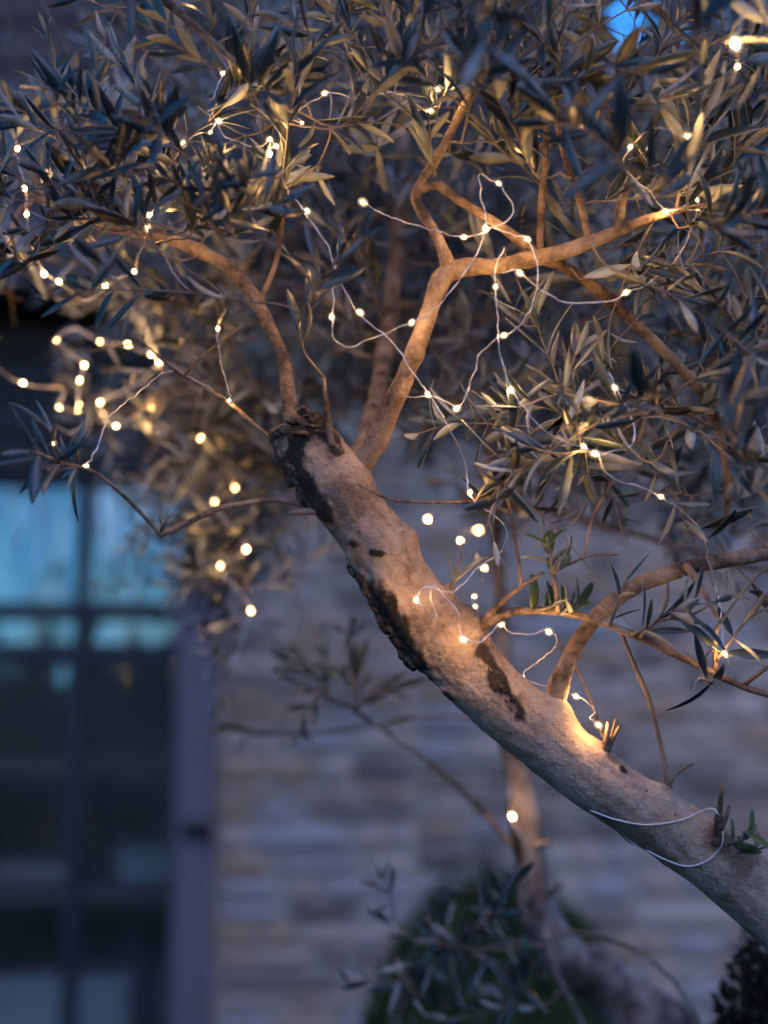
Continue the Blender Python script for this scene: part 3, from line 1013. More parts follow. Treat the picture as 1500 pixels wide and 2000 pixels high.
# collars where branches leave the trunk
COL = [((1078, 1398, 1.6), 40, 26), ((908, 1228, 1.585), 44, 30), ((882, 1165, 1.59), 26, 12), ((700, 915, 1.59), 36, 12), ((1185, 1452, 1.585), 26, 12), ((1302, 1540, 1.59), 22, 12), ((798, 1048, 1.585), 22, 20), ((752, 1052, 1.565), 30, 10), ((735, 1050, 1.57), 16, 7), ((1405, 1625, 1.575), 26, 12)]
swell = np.zeros(len(verts))
for c, r, lf in COL:
    d = np.linalg.norm(verts - np.array(P(*c)), axis=1) / (r * 0.0005)
    swell = np.maximum(swell, np.exp(-(d * 0.85) ** 2) * lf * 0.0005)
for i in range(len(verts)):
    q = Vector(verts[i])
    a = noise.fractal(q * 14, 1.0, 2.0, 4) * 0.035 * rad[i] * 2
    b = noise.fractal(q * 90, 1.0, 2.1, 3) * 0.00045
    fl = lift[i] * (0.55 + 0.9 * abs(noise.noise(q * 110)) + 0.5 * noise.noise(q * 55)) if lift[i] else 0
    row, k = divmod(i, SID)
    al, ar = row * 0.0026, k * 2 * math.pi / SID * 0.03
    g1 = noise.fractal(Vector((al * 26, math.cos(ar / 0.03) * 3.4, math.sin(ar / 0.03) * 3.4)), 1.0, 2.0, 4)
    g2 = abs(noise.noise(Vector((al * 160, math.cos(ar / 0.03) * 2.2, math.sin(ar / 0.03) * 2.2))))
    b += 0.0011 * g1 - 0.0005 * g2
    verts[i] += nrm[i] * (a + b + fl + swell[i])
trunk = mesh_obj('trunk', verts, faces, M['bark'], tree.root, origin=tree.base)
at = trunk.data.attributes.new('crust', 'FLOAT', 'POINT')
at.data.foreach_set('value', crust)
tree.add_nodes(rows[::8])

# loose plates of flaking bark on the shaded side of the trunk
def flakes(centers, n, spread, size, seed):
    rg = random.Random(seed)
    for k in range(n):
        a, b = rg.choice(centers)
        t = rg.random()
        q = (Vector(P(*a)).lerp(P(*b), t)) + rand_unit(rg) * spread
        # push onto the bark
        d = np.linalg.norm(verts - np.array(q), axis=1)
        i = int(d.argmin())
        p0 = Vector(verts[i]); nn = Vector(nrm[i])
        along = (P(*b) - P(*a)).normalized()
        x = along; y = nn.cross(x).normalized(); x = y.cross(nn).normalized()
        L, Wd, T = size * rg.uniform(.6, 1.5), size * rg.uniform(.35, .8), size * rg.uniform(.18, .42)
        ring = []
        m = 7
        for j in range(m):
            an = 2 * math.pi * j / m
            rr = rg.uniform(.7, 1.15)
            ring.append((math.cos(an) * L * .5 * rr, math.sin(an) * Wd * .5 * rr))
        vv, ff = [], []
        for (z0, s) in ((-T, 1.0), (T * .5, 1.0), (T, .72)):
            for (u, w_) in ring:
                vv.append(p0 + x * (u * s) + y * (w_ * s) + nn * (z0 + rg.uniform(-.15, .15) * T))
        for lv in range(2):
            for j in range(m):
                k2 = (j + 1) % m
                ff.append((lv * m + j, lv * m + k2, (lv + 1) * m + k2, (lv + 1) * m + j))
        ff.append(tuple(range(2 * m, 3 * m)))
        yield vv, ff


for vv, ff in list(flakes([((712, 1110, 1.6), (765, 1215, 1.6)), ((760, 1200, 1.6), (805, 1300, 1.6))], 46, 0.008, 0.013, 3)) + \
        list(flakes([((540, 850, 1.6), (620, 975, 1.59)), ((535, 835, 1.6), (630, 830, 1.59))], 50, 0.010, 0.013, 4)) + \
        list(flakes([((945, 1275, 1.565), (1020, 1390, 1.565))], 9, 0.006, 0.006, 5)):
    o = mesh_obj('bark_flake', [tuple(q) for q in vv], ff, M['bark'], tree.root, smooth=False, origin=vv[0])
    at = o.data.attributes.new('crust', 'FLOAT', 'POINT')
    at.data.foreach_set('value', np.full(len(vv), 0.5, dtype=np.float32))

B = tree.branch
# right-hand limb
B([(1072, 1420, 1.6, 34), (1084, 1362, 1.6, 27), (1103, 1305, 1.6, 22), (1132, 1250, 1.6, 20), (1185, 1186, 1.6, 20), (1250, 1142, 1.6, 20), (1330, 1113, 1.6, 19), (1420, 1093, 1.62, 18), (1520, 1078, 1.65, 17), (1680, 1050, 1.7, 14), (1850, 980, 1.75, 10)], 18)
# central limb and its fork
B([(680, 960, 1.61, 30), (702, 915, 1.6, 32), (727, 878, 1.59, 27), (760, 810, 1.58, 24), (790, 740, 1.57, 23), (820, 660, 1.56, 22), (845, 590, 1.56, 22), (866, 540, 1.56, 24), (900, 522, 1.56, 24), (960, 521, 1.56, 20), (1030, 508, 1.56, 20), (1100, 492, 1.56, 20), (1180, 462, 1.56, 17), (1250, 433, 1.56, 13), (1320, 412, 1.57, 9), (1400, 398, 1.58, 5)], 18)
B([(878, 525, 1.56, 20), (855, 465, 1.56, 14), (820, 408, 1.565, 12), (812, 380, 1.57, 13), (830, 345, 1.57, 11), (865, 288, 1.57, 11), (900, 220, 1.57, 10), (940, 140, 1.57, 9), (965, 60, 1.58, 8), (990, -60, 1.6, 6), (1000, -200, 1.62, 4)], 12)
B([(812, 378, 1.57, 9), (850, 360, 1.57, 11), (900, 393, 1.565, 11), (960, 430, 1.56, 12), (1010, 466, 1.56, 13), (1052, 502, 1.56, 14)], 12)
B([(1060, 503, 1.57, 17), (1120, 530, 1.59, 15), (1190, 585, 1.61, 15), (1250, 640, 1.63, 14), (1320, 710, 1.65, 13), (1380, 780, 1.66, 12), (1405, 840, 1.68, 11), (1420, 930, 1.7, 9), (1418, 1010, 1.72, 6)], 12)
B([(1055, 496, 1.57, 10), (1058, 390, 1.58, 9), (1066, 290, 1.59, 8), (1060, 190, 1.6, 7), (1040, 60, 1.62, 5)], 10)
B([(1152, 470, 1.56, 10), (1128, 380, 1.56, 8), (1097, 285, 1.57, 7), (1085, 190, 1.58, 6), (1100, 70, 1.6, 4)], 10)
B([(1205, 448, 1.565, 12), (1218, 380, 1.6, 11), (1240, 310, 1.64, 9), (1300, 200, 1.7, 7), (1330, 60, 1.75, 5)], 10)
# left limb from the stump
B([(575, 850, 1.615, 22), (567, 795, 1.62, 19), (556, 715, 1.63, 17), (530, 645, 1.64, 16), (500, 585, 1.65, 16), (455, 530, 1.67, 16), (400, 495, 1.7, 16), (340, 470, 1.73, 14), (270, 455, 1.76, 11), (190, 438, 1.8, 9), (100, 400, 1.85, 7), (0, 350, 1.9, 5), (-120, 300, 1.95, 4)], 14)
B([(505, 592, 1.65, 8), (538, 515, 1.67, 6.5), (550, 420, 1.7, 5.5), (535, 330, 1.72, 4.5), (500, 220, 1.75, 3.5)], 8)
B([(285, 455, 1.75, 8), (240, 380, 1.8, 6), (200, 330, 1.83, 6), (120, 270, 1.86, 4)], 8)
# pale limb behind
B([(700, 900, 1.66, 24), (722, 830, 1.74, 23), (740, 745, 1.82, 22), (762, 610, 1.92, 21), (775, 480, 2.0, 20), (784, 350, 2.05, 18), (790, 220, 2.1, 15), (800, 60, 2.12, 12), (790, -120, 2.15, 8)], 14)
B([(783, 380, 2.04, 10), (700, 300, 2.15, 8), (600, 240, 2.3, 6), (480, 160, 2.4, 5), (350, 60, 2.5, 4)], 8)
B([(770, 520, 1.98, 10), (880, 420, 2.15, 8), (1000, 330, 2.3, 7), (1150, 220, 2.4, 5), (1300, 150, 2.5, 4)], 8)
B([(755, 650, 1.9, 9), (660, 600, 2.05, 7), (560, 560, 2.2, 6), (420, 560, 2.35, 5), (300, 600, 2.5, 4), (200, 680, 2.6, 3)], 8)
B([(765, 590, 1.93, 9), (900, 610, 2.1, 7), (1050, 640, 2.25, 6), (1250, 650, 2.35, 5), (1420, 700, 2.4, 4)], 8)
# top-left diagonal, upper limbs
B([(560, 215, 1.57, 6), (500, 160, 1.56, 8), (430, 95, 1.55, 9), (350, 25, 1.55, 10), (260, -60, 1.56, 11), (120, -200, 1.6, 12)], 10)
# stubs and small shoots on the trunk
B([(648, 870, 1.575, 11), (641, 830, 1.572, 9), (638, 790, 1.57, 8), (632, 738, 1.57, 5)], 8, name='stub', step=0.004)
B([(535, 862, 1.61, 7), (500, 832, 1.62, 5.5), (440, 782, 1.63, 5), (340, 722, 1.65, 4), (270, 660, 1.7, 3)], 7, step=0.01)
B([(360, 735, 1.645, 3.5), (390, 700, 1.66, 3), (470, 640, 1.7, 2.2)], 6, step=0.01)
B([(612, 988, 1.6, 9), (580, 982, 1.598, 9), (520, 978, 1.59, 7), (430, 993, 1.57, 7.5), (365, 1022, 1.56, 7.5), (312, 1045, 1.55, 8)], 8, step=0.007)
B([(318, 1046, 1.55, 8), (285, 1012, 1.545, 5), (235, 962, 1.53, 4.5), (180, 920, 1.52, 4), (110, 900, 1.5, 3)], 7, step=0.008)
B([(620, 1000, 1.585, 9), (590, 1000, 1.58, 7), (565, 1003, 1.58, 4)], 8, name='stub', step=0.004)
B([(1178, 1475, 1.585, 12), (1184, 1445, 1.58, 8), (1188, 1410, 1.58, 5)], 8, name='stub', step=0.004)
B([(1186, 1465, 1.585, 9), (1198, 1440, 1.58, 6), (1212, 1416, 1.578, 4)], 8, name='stub', step=0.004)
B([(1190, 1460, 1.59, 6), (1196, 1430, 1.59, 4), (1202, 1405, 1.59, 3)], 6, name='stub', step=0.004)
B([(1398, 1650, 1.565, 13), (1404, 1600, 1.56, 10), (1408, 1560, 1.555, 6), (1410, 1532, 1.555, 3)], 8, name='stub', step=0.004, crust=0.3)
B([(1408, 1620, 1.56, 8), (1420, 1590, 1.555, 6), (1424, 1572, 1.555, 4)], 8, name='stub', step=0.004, crust=0.3)
# thin limb curving to the right below the big one
B([(880, 1270, 1.59, 24), (905, 1246, 1.583, 22), (932, 1226, 1.578, 17), (970, 1204, 1.575, 12.5), (1020, 1193, 1.57, 10), (1090, 1196, 1.565, 9), (1150, 1206, 1.56, 10), (1200, 1225, 1.56, 10.5), (1270, 1252, 1.56, 10.5), (1330, 1284, 1.56, 9), (1400, 1318, 1.56, 8), (1460, 1344, 1.56, 8.5), (1500, 1357, 1.56, 8.5), (1620, 1400, 1.57, 7)], 12)
B([(915, 1245, 1.58, 12), (935, 1222, 1.575, 9), (970, 1186, 1.57, 7.5), (1015, 1146, 1.565, 7), (1062, 1118, 1.56, 5)], 8)
B([(1018, 1146, 1.565, 5), (1012, 1090, 1.56, 5), (1000, 1020, 1.56, 4.5), (988, 955, 1.56, 3.5)], 7)
B([(885, 1262, 1.588, 24), (893, 1215, 1.585, 15), (884, 1170, 1.585, 11), (874, 1140, 1.587, 8)], 10, name='stub', step=0.004)
B([(1212, 1232, 1.565, 5), (1240, 1300, 1.58, 5.5), (1266, 1362, 1.59, 6.5), (1285, 1430, 1.6, 6), (1300, 1500, 1.6, 7), (1308, 1552, 1.6, 13)], 8)
B([(1305, 1535, 1.6, 6), (1325, 1510, 1.595, 3.5), (1356, 1490, 1.59, 2.5)], 6, step=0.006)
B([(1090, 1255, 1.72, 3), (1125, 1305, 1.7, 4), (1155, 1370, 1.66, 4), (1178, 1440, 1.61, 5)], 7)
B([(1398, 1318, 1.56, 7), (1396, 1260, 1.555, 6.5), (1398, 1232, 1.555, 7), (1418, 1200, 1.55, 4), (1470, 1135, 1.55, 3.5), (1520, 1090, 1.55, 3)], 8)
B([(1450, 1340, 1.56, 7), (1490, 1310, 1.555, 5), (1560, 1260, 1.55, 4)], 7)
B([(1078, 1118, 1.56, 5), (1150, 1086, 1.58, 3.5), (1205, 1083, 1.59, 3)], 6)
B([(1143, 1088, 1.585, 3.5), (1152, 1030, 1.6, 4), (1170, 985, 1.62, 4), (1200, 935, 1.64, 3.5)], 6)
B([(1078, 1118, 1.56, 6), (1085, 1140, 1.555, 7), (1088, 1172, 1.555, 6), (1090, 1195, 1.56, 7)], 8, step=0.004)
B([(1340, 1105, 1.59, 12), (1372, 1150, 1.56, 8), (1392, 1190, 1.55, 6), (1400, 1205, 1.55, 5)], 8)
B([(700, 945, 1.56, 3), (760, 975, 1.555, 3.5), (830, 981, 1.55, 4), (930, 979, 1.55, 4), (965, 962, 1.55, 4), (1010, 930, 1.55, 3)], 7, step=0.01)

# hand-placed sprigs near the focus
sp = tree.sprig
small = lambda: tree.rg.choice((N_OLIVE, N_OLIVE + 1))
sp([(312, 1045, 1.55), (330, 1010, 1.54), (338, 1002, 1.54)], 0.012, 0.014, start=.3)
sp([(170, 915, 1.52), (120, 905, 1.5), (85, 890, 1.48), (60, 880, 1.46)], 0.008, 0.044, angle=60, up=0.25, start=.0)
sp([(150, 912, 1.51), (110, 920, 1.5), (70, 915, 1.49)], 0.009, 0.040, angle=55, up=0.2, start=.0)
sp([(130, 905, 1.505), (108, 870, 1.5), (100, 830, 1.5)], 0.014, 0.05, angle=40, up=0.2)
sp([(1080, 1120, 1.555), (1076, 1080, 1.55), (1066, 1050, 1.55)], 0.010, 0.031, angle=50, up=.3, variant=small, r0=5, start=0)
sp([(1080, 1120, 1.555), (1095, 1105, 1.55), (1108, 1090, 1.55)], 0.010, 0.031, angle=50, up=.4, variant=small, start=.2)
sp([(1040, 1193, 1.565), (1075, 1185, 1.555), (1105, 1175, 1.55)], 0.009, 0.032, angle=60, up=0.9, variant=small, start=0)
sp([(1090, 1200, 1.56), (1110, 1200, 1.55), (1130, 1180, 1.545)], 0.009, 0.031, angle=50, up=0.6, variant=small, start=0.1)
sp([(990, 955, 1.555), (985, 900, 1.55), (995, 850, 1.55), (1000, 790, 1.55)], 0.017, 0.055, angle=40, up=.2)
sp([(930, 979, 1.55), (940, 960, 1.545), (960, 935, 1.54)], 0.014, 0.045, angle=45, up=.2)
sp([(880, 1150, 1.58), (895, 1110, 1.57), (905, 1060, 1.565)], 0.018, 0.05, angle=30, up=.2)
sp([(990, 1000, 1.555), (965, 985, 1.55), (955, 1010, 1.545), (965, 1060, 1.54)], 0.02, 0.05, angle=35, up=-.1)
sp([(1405, 840, 1.68), (1320, 800, 1.62), (1240, 795, 1.57), (1150, 780, 1.55), (1090, 770, 1.545), (1000, 800, 1.54), (960, 790, 1.535)], 0.021, 0.052, angle=55, up=.15, r0=4)
sp([(1100, 772, 1.545), (1115, 720, 1.54), (1125, 690, 1.535)], 0.014, 0.052, angle=35, up=.3)
sp([(1130, 778, 1.548), (1125, 830, 1.54), (1135, 870, 1.53)], 0.016, 0.05, angle=45, up=.2)
sp([(1150, 880, 1.53), (1090, 885, 1.52), (1020, 870, 1.51)], 0.016, 0.055, angle=25, up=0)
sp([(1120, 900, 1.56), (1050, 900, 1.55), (1000, 930, 1.54), (965, 965, 1.54)], 0.022, 0.048, angle=35, up=.2)
sp([(1398, 1318, 1.56), (1390, 1335, 1.55), (1372, 1325, 1.54), (1365, 1300, 1.54)], 0.014, 0.05, angle=30, up=.4)
sp([(1190, 1225, 1.555), (1215, 1150, 1.55), (1235, 1100, 1.55)], 0.02, 0.038, angle=40, up=.2)
sp([(1250, 1245, 1.555), (1300, 1200, 1.54), (1370, 1180, 1.53)], 0.017, 0.042, angle=45, up=.0)
sp([(1230, 1240, 1.555), (1290, 1215, 1.55), (1360, 1195, 1.54), (1420, 1160, 1.53)], 0.024, 0.046, angle=40, up=.1)
sp([(1420, 1650, 1.56), (1450, 1640, 1.55), (1480, 1615, 1.54)], 0.012, 0.022, angle=50, up=.3, variant=small)
sp([(1440, 1665, 1.56), (1475, 1660, 1.55), (1510, 1650, 1.54)], 0.012, 0.022, angle=50, up=.3, variant=small)
sp([(1400, 1290, 1.555), (1460, 1210, 1.55), (1500, 1190, 1.55)], 0.02, 0.05, angle=45, up=-.2)
sp([(850, 345, 1.57), (838, 250, 1.55), (840, 170, 1.54)], 0.03, 0.065, angle=25, up=-.5)
sp([(1290, 416, 1.565), (1340, 405, 1.55), (1400, 395, 1.54)], 0.022, 0.06, angle=30, up=0.1)
sp([(1320, 412, 1.57), (1330, 340, 1.56), (1345, 240, 1.55), (1340, 150, 1.55)], 0.022, 0.062, angle=45, up=0.1)
sp([(1085, 190, 1.58), (1090, 120, 1.52), (1040, 60, 1.48), (1000, 30, 1.46)], 0.02, 0.065, angle=50, up=-.1)
sp([(1085, 190, 1.58), (1140, 150, 1.5), (1200, 130, 1.46), (1260, 150, 1.42)], 0.022, 0.065, angle=50, up=-.1)

# ------ the crown: leafy shoots spread through its volume
poly = [(-200, 930), (0, 560), (60, 560), (90, 700), (130, 880), (300, 920), (360, 930), (430, 1120), (490, 1150), (540, 980), (620, 790), (720, 800), (900, 940), (1000, 990), (1200, 975), (1280, 990), (1330, 1060), (1420, 1090), (1500, 1150), (1700, 1180)]


def ymax(px):
    for (x0, y0), (x1, y1) in zip(poly, poly[1:]):
        if x0 <= px <= x1:
            return y0 + (y1 - y0) * (px - x0) / (x1 - x0)
    return 900


# wood that stays in clear view
CLEAR = []
for pts, wd in (([(700, 920), (790, 740), (850, 580), (870, 530), (1040, 508), (1180, 462), (1300, 418)], 48), ([(870, 520), (815, 390), (900, 220)], 34), ([(815, 370), (900, 395), (1050, 500)], 34),
                ([(565, 790), (530, 645), (455, 530), (340, 470), (280, 455)], 46), ([(1080, 510), (1190, 585), (1320, 710), (1400, 830)], 34),
                ([(560, 830), (650, 940), (740, 1060), (900, 1280)], 110), ([(1080, 1380), (1185, 1186), (1330, 1113), (1500, 1080)], 40), ([(730, 850), (770, 500), (785, 300)], 24)):
    CLEAR += [(a, b, wd) for a, b in zip(pts, pts[1:])]


def near_clear(px, py, extra=0):
    for (a, b, wd) in CLEAR:
        dx, dy = b[0] - a[0], b[1] - a[1]
        t = max(0, min(1, ((px - a[0]) * dx + (py - a[1]) * dy) / (dx * dx + dy * dy)))
        if math.hypot(px - a[0] - t * dx, py - a[1] - t * dy) < wd + extra:
            return True
    return False


def keep_leaf(c):
    px, py, d = project(c)
    if py > ymax(px) + 60 and -60 < px < 1560:
        return False
    if px < 250 and -60 < py < 165 - 0.25 * px and noise.noise(c * 9) > -0.22:
        return False
    if 1180 < px < 1245 and 5 < py < 115 and d > 1.45:
        return False
    if ((np.abs(BULBS[:, 0] - px) < 24) & (np.abs(BULBS[:, 1] - py) < 30) & (BULBS[:, 2] > d - 0.01)).any():
        return False
    if px < 110 and 565 < py < 840 and -60 < px and d < 2.9:
        return False
    if d < (1.79 if px < 620 else 1.66) and near_clear(px, py, 10):
        return False
    if d < 1.95 and 585 < px < 1010 and 330 < py < 1000 and near_clear(px, py, -8):
        return False
    return True


rg = random.Random(21)
targets = []
tries = 0
N_SHOOT = 820
while len(targets) < N_SHOOT and tries < 20000:
    tries += 1
    px, py = rg.uniform(-220, 1720), rg.uniform(-260, 1150)
    if py > ymax(px) - 30: continue
    # density by region
    dens = 1.0
    if px < 240 and py < 150: dens = 0.08
    if px < 700 and py < 330: dens *= 0.8
    if px < 330 and 540 < py < 650: dens = 0.35
    if px < 130 and 560 < py: dens = 0.0
    if 560 < px < 1000 and 780 < py: dens = 0.4
    if py < 0 or px < 0 or px > 1500: dens *= 0.75
    if rg.random() > dens: continue
    u = rg.random()
    if 590 < px < 1010 and 330 < py < 950:
        d = rg.uniform(1.82, 2.5)
    elif px < 560:
        d = rg.uniform(1.5, 1.72) if u < 0.38 else rg.uniform(1.72, 2.4)
        if py > 600: d = rg.uniform(1.9, 2.6)
    else:
        d = rg.uniform(1.30, 1.5) if (u < 0.05 and (py < 600 or px > 1150) ) else rg.uniform(1.5, 1.74) if u < 0.38 else rg.uniform(1.74, 2.5)
    targets.append((px, py, d))
pts = [(P(*t), t) for t in targets]
pts.sort(key=lambda q: tree.nearest(q[0])[1])
for p, (px, py, d) in pts:
    out = (p - P(750, 800, 1.75)).normalized()
    dr = out * 0.40 + rand_unit(tree.rg) * 0.8 + Vector((0, 0, 0.45))
    tree.shoot(p, dr, tree.rg.uniform(0.10, 0.22), tree.rg.uniform(0.039, 0.058) if d < 1.75 else tree.rg.uniform(0.030, 0.046), tree.rg.uniform(0.013, 0.019), keep_leaf)
tree.finish()

# ------------------------------------------------------------------ the second olive behind
back = Tree((0.98, 2.28, 0.0), 'blurred olive tree behind, slender upright stem above the clipped bush', 9, 'back_bark')
D2 = 2.15
bt = [(0.99, 2.30, -0.05, 0.075), (0.97, 2.27, 0.2, 0.062), (0.85, 2.24, 0.42, 0.052)]
bt += px_rows([(1560, 2290, 2.2, 66), (1400, 2120, 2.2, 62), (1290, 2010, 2.2, 60), (1190, 1925, 2.2, 55), (1105, 1868, 2.18, 46), (1062, 1808, 2.16, 38), (1044, 1730, 2.15, 34), (1030, 1630, 2.15, 32), (1016, 1530, 2.15, 30), (1002, 1450, 2.15, 26), (990, 1320, 2.15, 17), (981, 1200, 2.15, 14), (969, 1050, 2.15, 12), (962, 900, 2.15, 11), (950, 700, 2.2, 9), (930, 520, 2.25, 7), (920, 350, 2.3, 5)])
rows = catmull(bt, 0.006)
verts2, faces2, nrm2 = tube_geo(rows, 28)
rad2 = np.repeat(rows[:, 3], 28)
cr2 = np.zeros(len(verts2), dtype=np.float32)
for i in range(len(verts2)):
    q = Vector(verts2[i])
    verts2[i] += nrm2[i] * rad2[i] * (0.16 * noise.fractal(q * 16, 1.0, 2.0, 3) + 0.05 * noise.noise(q * 70))
    cr2[i] = max(0.0, min(0.6, 1.0 * noise.noise(q * 15 + Vector((3, 1, 0))) - (0.02 if q.z > 0.95 else 0.3)))
o = mesh_obj('trunk', verts2, faces2, M['back_bark'], back.root, origin=back.base)
o.data.attributes.new('crust', 'FLOAT', 'POINT').data.foreach_set('value', cr2)
back.add_nodes(rows[::4])
B = back.branch
B([(1008, 1662, 2.15, 9), (940, 1582, 2.14, 8), (850, 1497, 2.13, 7), (760, 1432, 2.12, 6.5), (680, 1382, 2.11, 6), (600, 1342, 2.1, 5), (530, 1310, 2.1, 4)], 8)
B([(852, 1498, 2.13, 6), (835, 1500, 2.12, 4), (822, 1507, 2.11, 3)], 6, step=0.005)
B([(1000, 1440, 2.15, 7), (930, 1405, 2.2, 5.5), (860, 1398, 2.22, 5), (780, 1405, 2.25, 5), (690, 1425, 2.28, 4.5), (590, 1434, 2.3, 4), (480, 1430, 2.32, 3), (400, 1415, 2.35, 2)], 7)
B([(968, 1010, 2.15, 7), (1000, 985, 2.12, 8), (1120, 1010, 2.1, 9), (1250, 1046, 2.08, 9), (1380, 1082, 2.06, 8), (1520, 1120, 2.05, 7), (1700, 1150, 2.05, 5)], 8)
B([(1052, 1770, 2.15, 12), (1075, 1745, 2.12, 8), (1100, 1725, 2.1, 5)], 7, name='stub', step=0.005)
B([(1046, 1650, 2.13, 12), (1066, 1648, 2.11, 9), (1078, 1645, 2.1, 6)], 8, name='stub', step=0.005)
B([(1064, 1810, 2.1, 9), (1075, 1860, 2.06, 9), (1095, 1920, 2.05, 8), (1130, 1985, 2.05, 7), (1160, 2050, 2.05, 6)], 8)
B([(1060, 1830, 2.1, 5), (1130, 1822, 2.05, 5), (1230, 1850, 2.02, 5), (1300, 1900, 2.0, 4.5), (1340, 1950, 2.0, 3.5), (1370, 2000, 2.0, 3)], 7)
B([(955, 760, 2.18, 8), (860, 690, 2.28, 7), (740, 670, 2.36, 6), (620, 700, 2.42, 5.5), (530, 770, 2.45, 5), (470, 880, 2.48, 4), (440, 1000, 2.5, 3.2), (455, 1110, 2.5, 2.5), (470, 1200, 2.5, 2)], 8)
B([(948, 680, 2.2, 7), (880, 500, 2.4, 6), (760, 330, 2.6, 5), (600, 200, 2.75, 4), (420, 130, 2.8, 3)], 8)
B([(935, 560, 2.25, 6), (1050, 420, 2.45, 6), (1200, 300, 2.65, 5), (1400, 180, 2.8, 4)], 8)
B([(960, 880, 2.16, 6), (1080, 800, 2.4, 6), (1230, 760, 2.6, 5), (1420, 780, 2.8, 4), (1560, 800, 2.9, 3)], 8)
sp = back.sprig
sp([(700, 1393, 2.115), (690, 1330, 2.1), (680, 1270, 2.09), (685, 1235, 2.08)], 0.014, 0.055, angle=40, up=.1, r0=3)
sp([(640, 1360, 2.105), (600, 1300, 2.09), (570, 1290, 2.08)], 0.014, 0.055, angle=50, up=.2)
sp([(620, 1350, 2.1), (600, 1390, 2.09), (590, 1420, 2.08)], 0.014, 0.05, angle=50, up=0)
sp([(690, 1388, 2.11), (730, 1350, 2.1), (770, 1350, 2.09)], 0.014, 0.06, angle=40, up=-.1)
sp([(640, 1360, 2.105), (640, 1300, 2.11), (620, 1240, 2.12)], 0.03, 0.05, angle=35, up=.1)
sp([(500, 1430, 2.32), (470, 1428, 2.32), (440, 1420, 2.33)], 0.03, 0.05, angle=55, up=-.1)
sp([(600, 1432, 2.3), (560, 1440, 2.3), (540, 1430, 2.3)], 0.03, 0.05, angle=55, up=-.1)
rg = random.Random(5)
for k in range(20):
    px, py = rg.uniform(780, 1060), rg.uniform(1780, 1980)
    p = P(px, py, rg.uniform(1.95, 2.2))
    back.shoot(p, Vector((rg.uniform(-.9, .3), rg.uniform(-.6, .1), rg.uniform(.2, 1.0))), rg.uniform(.06, .12), rg.uniform(.04, .055), 0.022, prob=.8)
for (a, b) in ((1290, 1890), (1340, 1945), (1380, 1980), (1240, 1850)):
    p = P(a, b, 2.0)
    back.shoot(p, Vector((rg.uniform(-.2, .4), 0, 1)), rg.uniform(.05, .08), .04, 0.026, prob=.8)
for k in range(150):
    px, py = rg.uniform(370, 570), rg.uniform(760, 1240)
    if rg.random() < (py - 780) / 620 or px > 560 - (py - 900) * .1: continue
    p = P(px, py, rg.uniform(2.12, 2.6))
    back.shoot(p, Vector((rg.uniform(-.9, .4), rg.uniform(-.6, .3), rg.uniform(-1, .4))), rg.uniform(.08, .14), rg.uniform(.036, .05), 0.018)
for k in range(330):
    px, py = rg.uniform(-100, 1600), rg.uniform(-150, 960)
    if py > ymax(px) - 40 or (px < 300 and (py < 150 or py > 520)): continue
    p = P(px, py, rg.uniform(2.3, 3.1))
    back.shoot(p, rand_unit(rg) + Vector((0, 0, .3)), rg.uniform(.12, .2), rg.uniform(.04, .055), 0.018, keep_leaf)
for k in range(230):
    if k < 140:
        px, py = rg.uniform(520, 1060), rg.uniform(180, 860)
    else:
        px, py = rg.uniform(980, 1560), rg.uniform(560, 1020)
    p = P(px, py, rg.uniform(2.15, 2.9))
    back.shoot(p, rand_unit(rg) + Vector((0, 0, .3)), rg.uniform(.12, .2), rg.uniform(.04, .055), 0.018, keep_leaf)
back.finish(220)


# ------------------------------------------------------------------ shrubs
def leafy_shell(rg, centre, rx, ry, rz, n, size, zmin=-9, flat=None):
    V, F = [], []
    for k in range(n):
        u = rand_unit(rg)
        rr = 1 + 0.06 * noise.noise(u * 3.1 + Vector(centre)) + 0.06 * noise.noise(u * 8) + 0.05 * noise.noise(u * 19)
        q = rg.uniform(0.90, 1.02) * rr
        p = Vector((centre[0] + u.x * rx * q, centre[1] + u.y * ry * q, centre[2] + u.z * rz * q))
        if p.z < zmin: continue
        d = (u + rand_unit(rg) * 0.9 + Vector((0, 0, .3))).normalized()
        s = d.cross(rand_unit(rg)).normalized()
        L, w = size * rg.uniform(.7, 1.3), size * rg.uniform(.25, .4)
        nn = len(V)
        V += [tuple(p), tuple(p + d * L * .5 + s * w), tuple(p + d * L), tuple(p + d * L * .5 - s * w)]
        F.append((nn, nn + 1, nn + 2, nn + 3))
    return V, F


rg = random.Random(31)
cb = P(975, 2010, 3.1)
bush = empty('clipped_bush', (cb.x, cb.y, 0))
tag(bush, 'dark green rounded clipped bush below the slender back stem', 'bush')
hz = P(975, 1742, 3.1).z
rzb = hz * 0.5
v, f = leafy_shell(rg, (cb.x, cb.y, rzb + .02), 0.285, 0.262, rzb, 17000, 0.018)
tag(mesh_obj('foliage', v, f, M['box_leaf'], bush, smooth=False, origin=(cb.x, cb.y, 0)), kind='stuff')
rows = catmull([(cb.x, cb.y, 0, .03), (cb.x + .01, cb.y, .3, .026), (cb.x, cb.y, hz * .8, .012)], .03)
vv, ff, _ = tube_geo(rows, 8)
mesh_obj('stem', vv, ff, M['twig'], bush, origin=(cb.x, cb.y, 0))
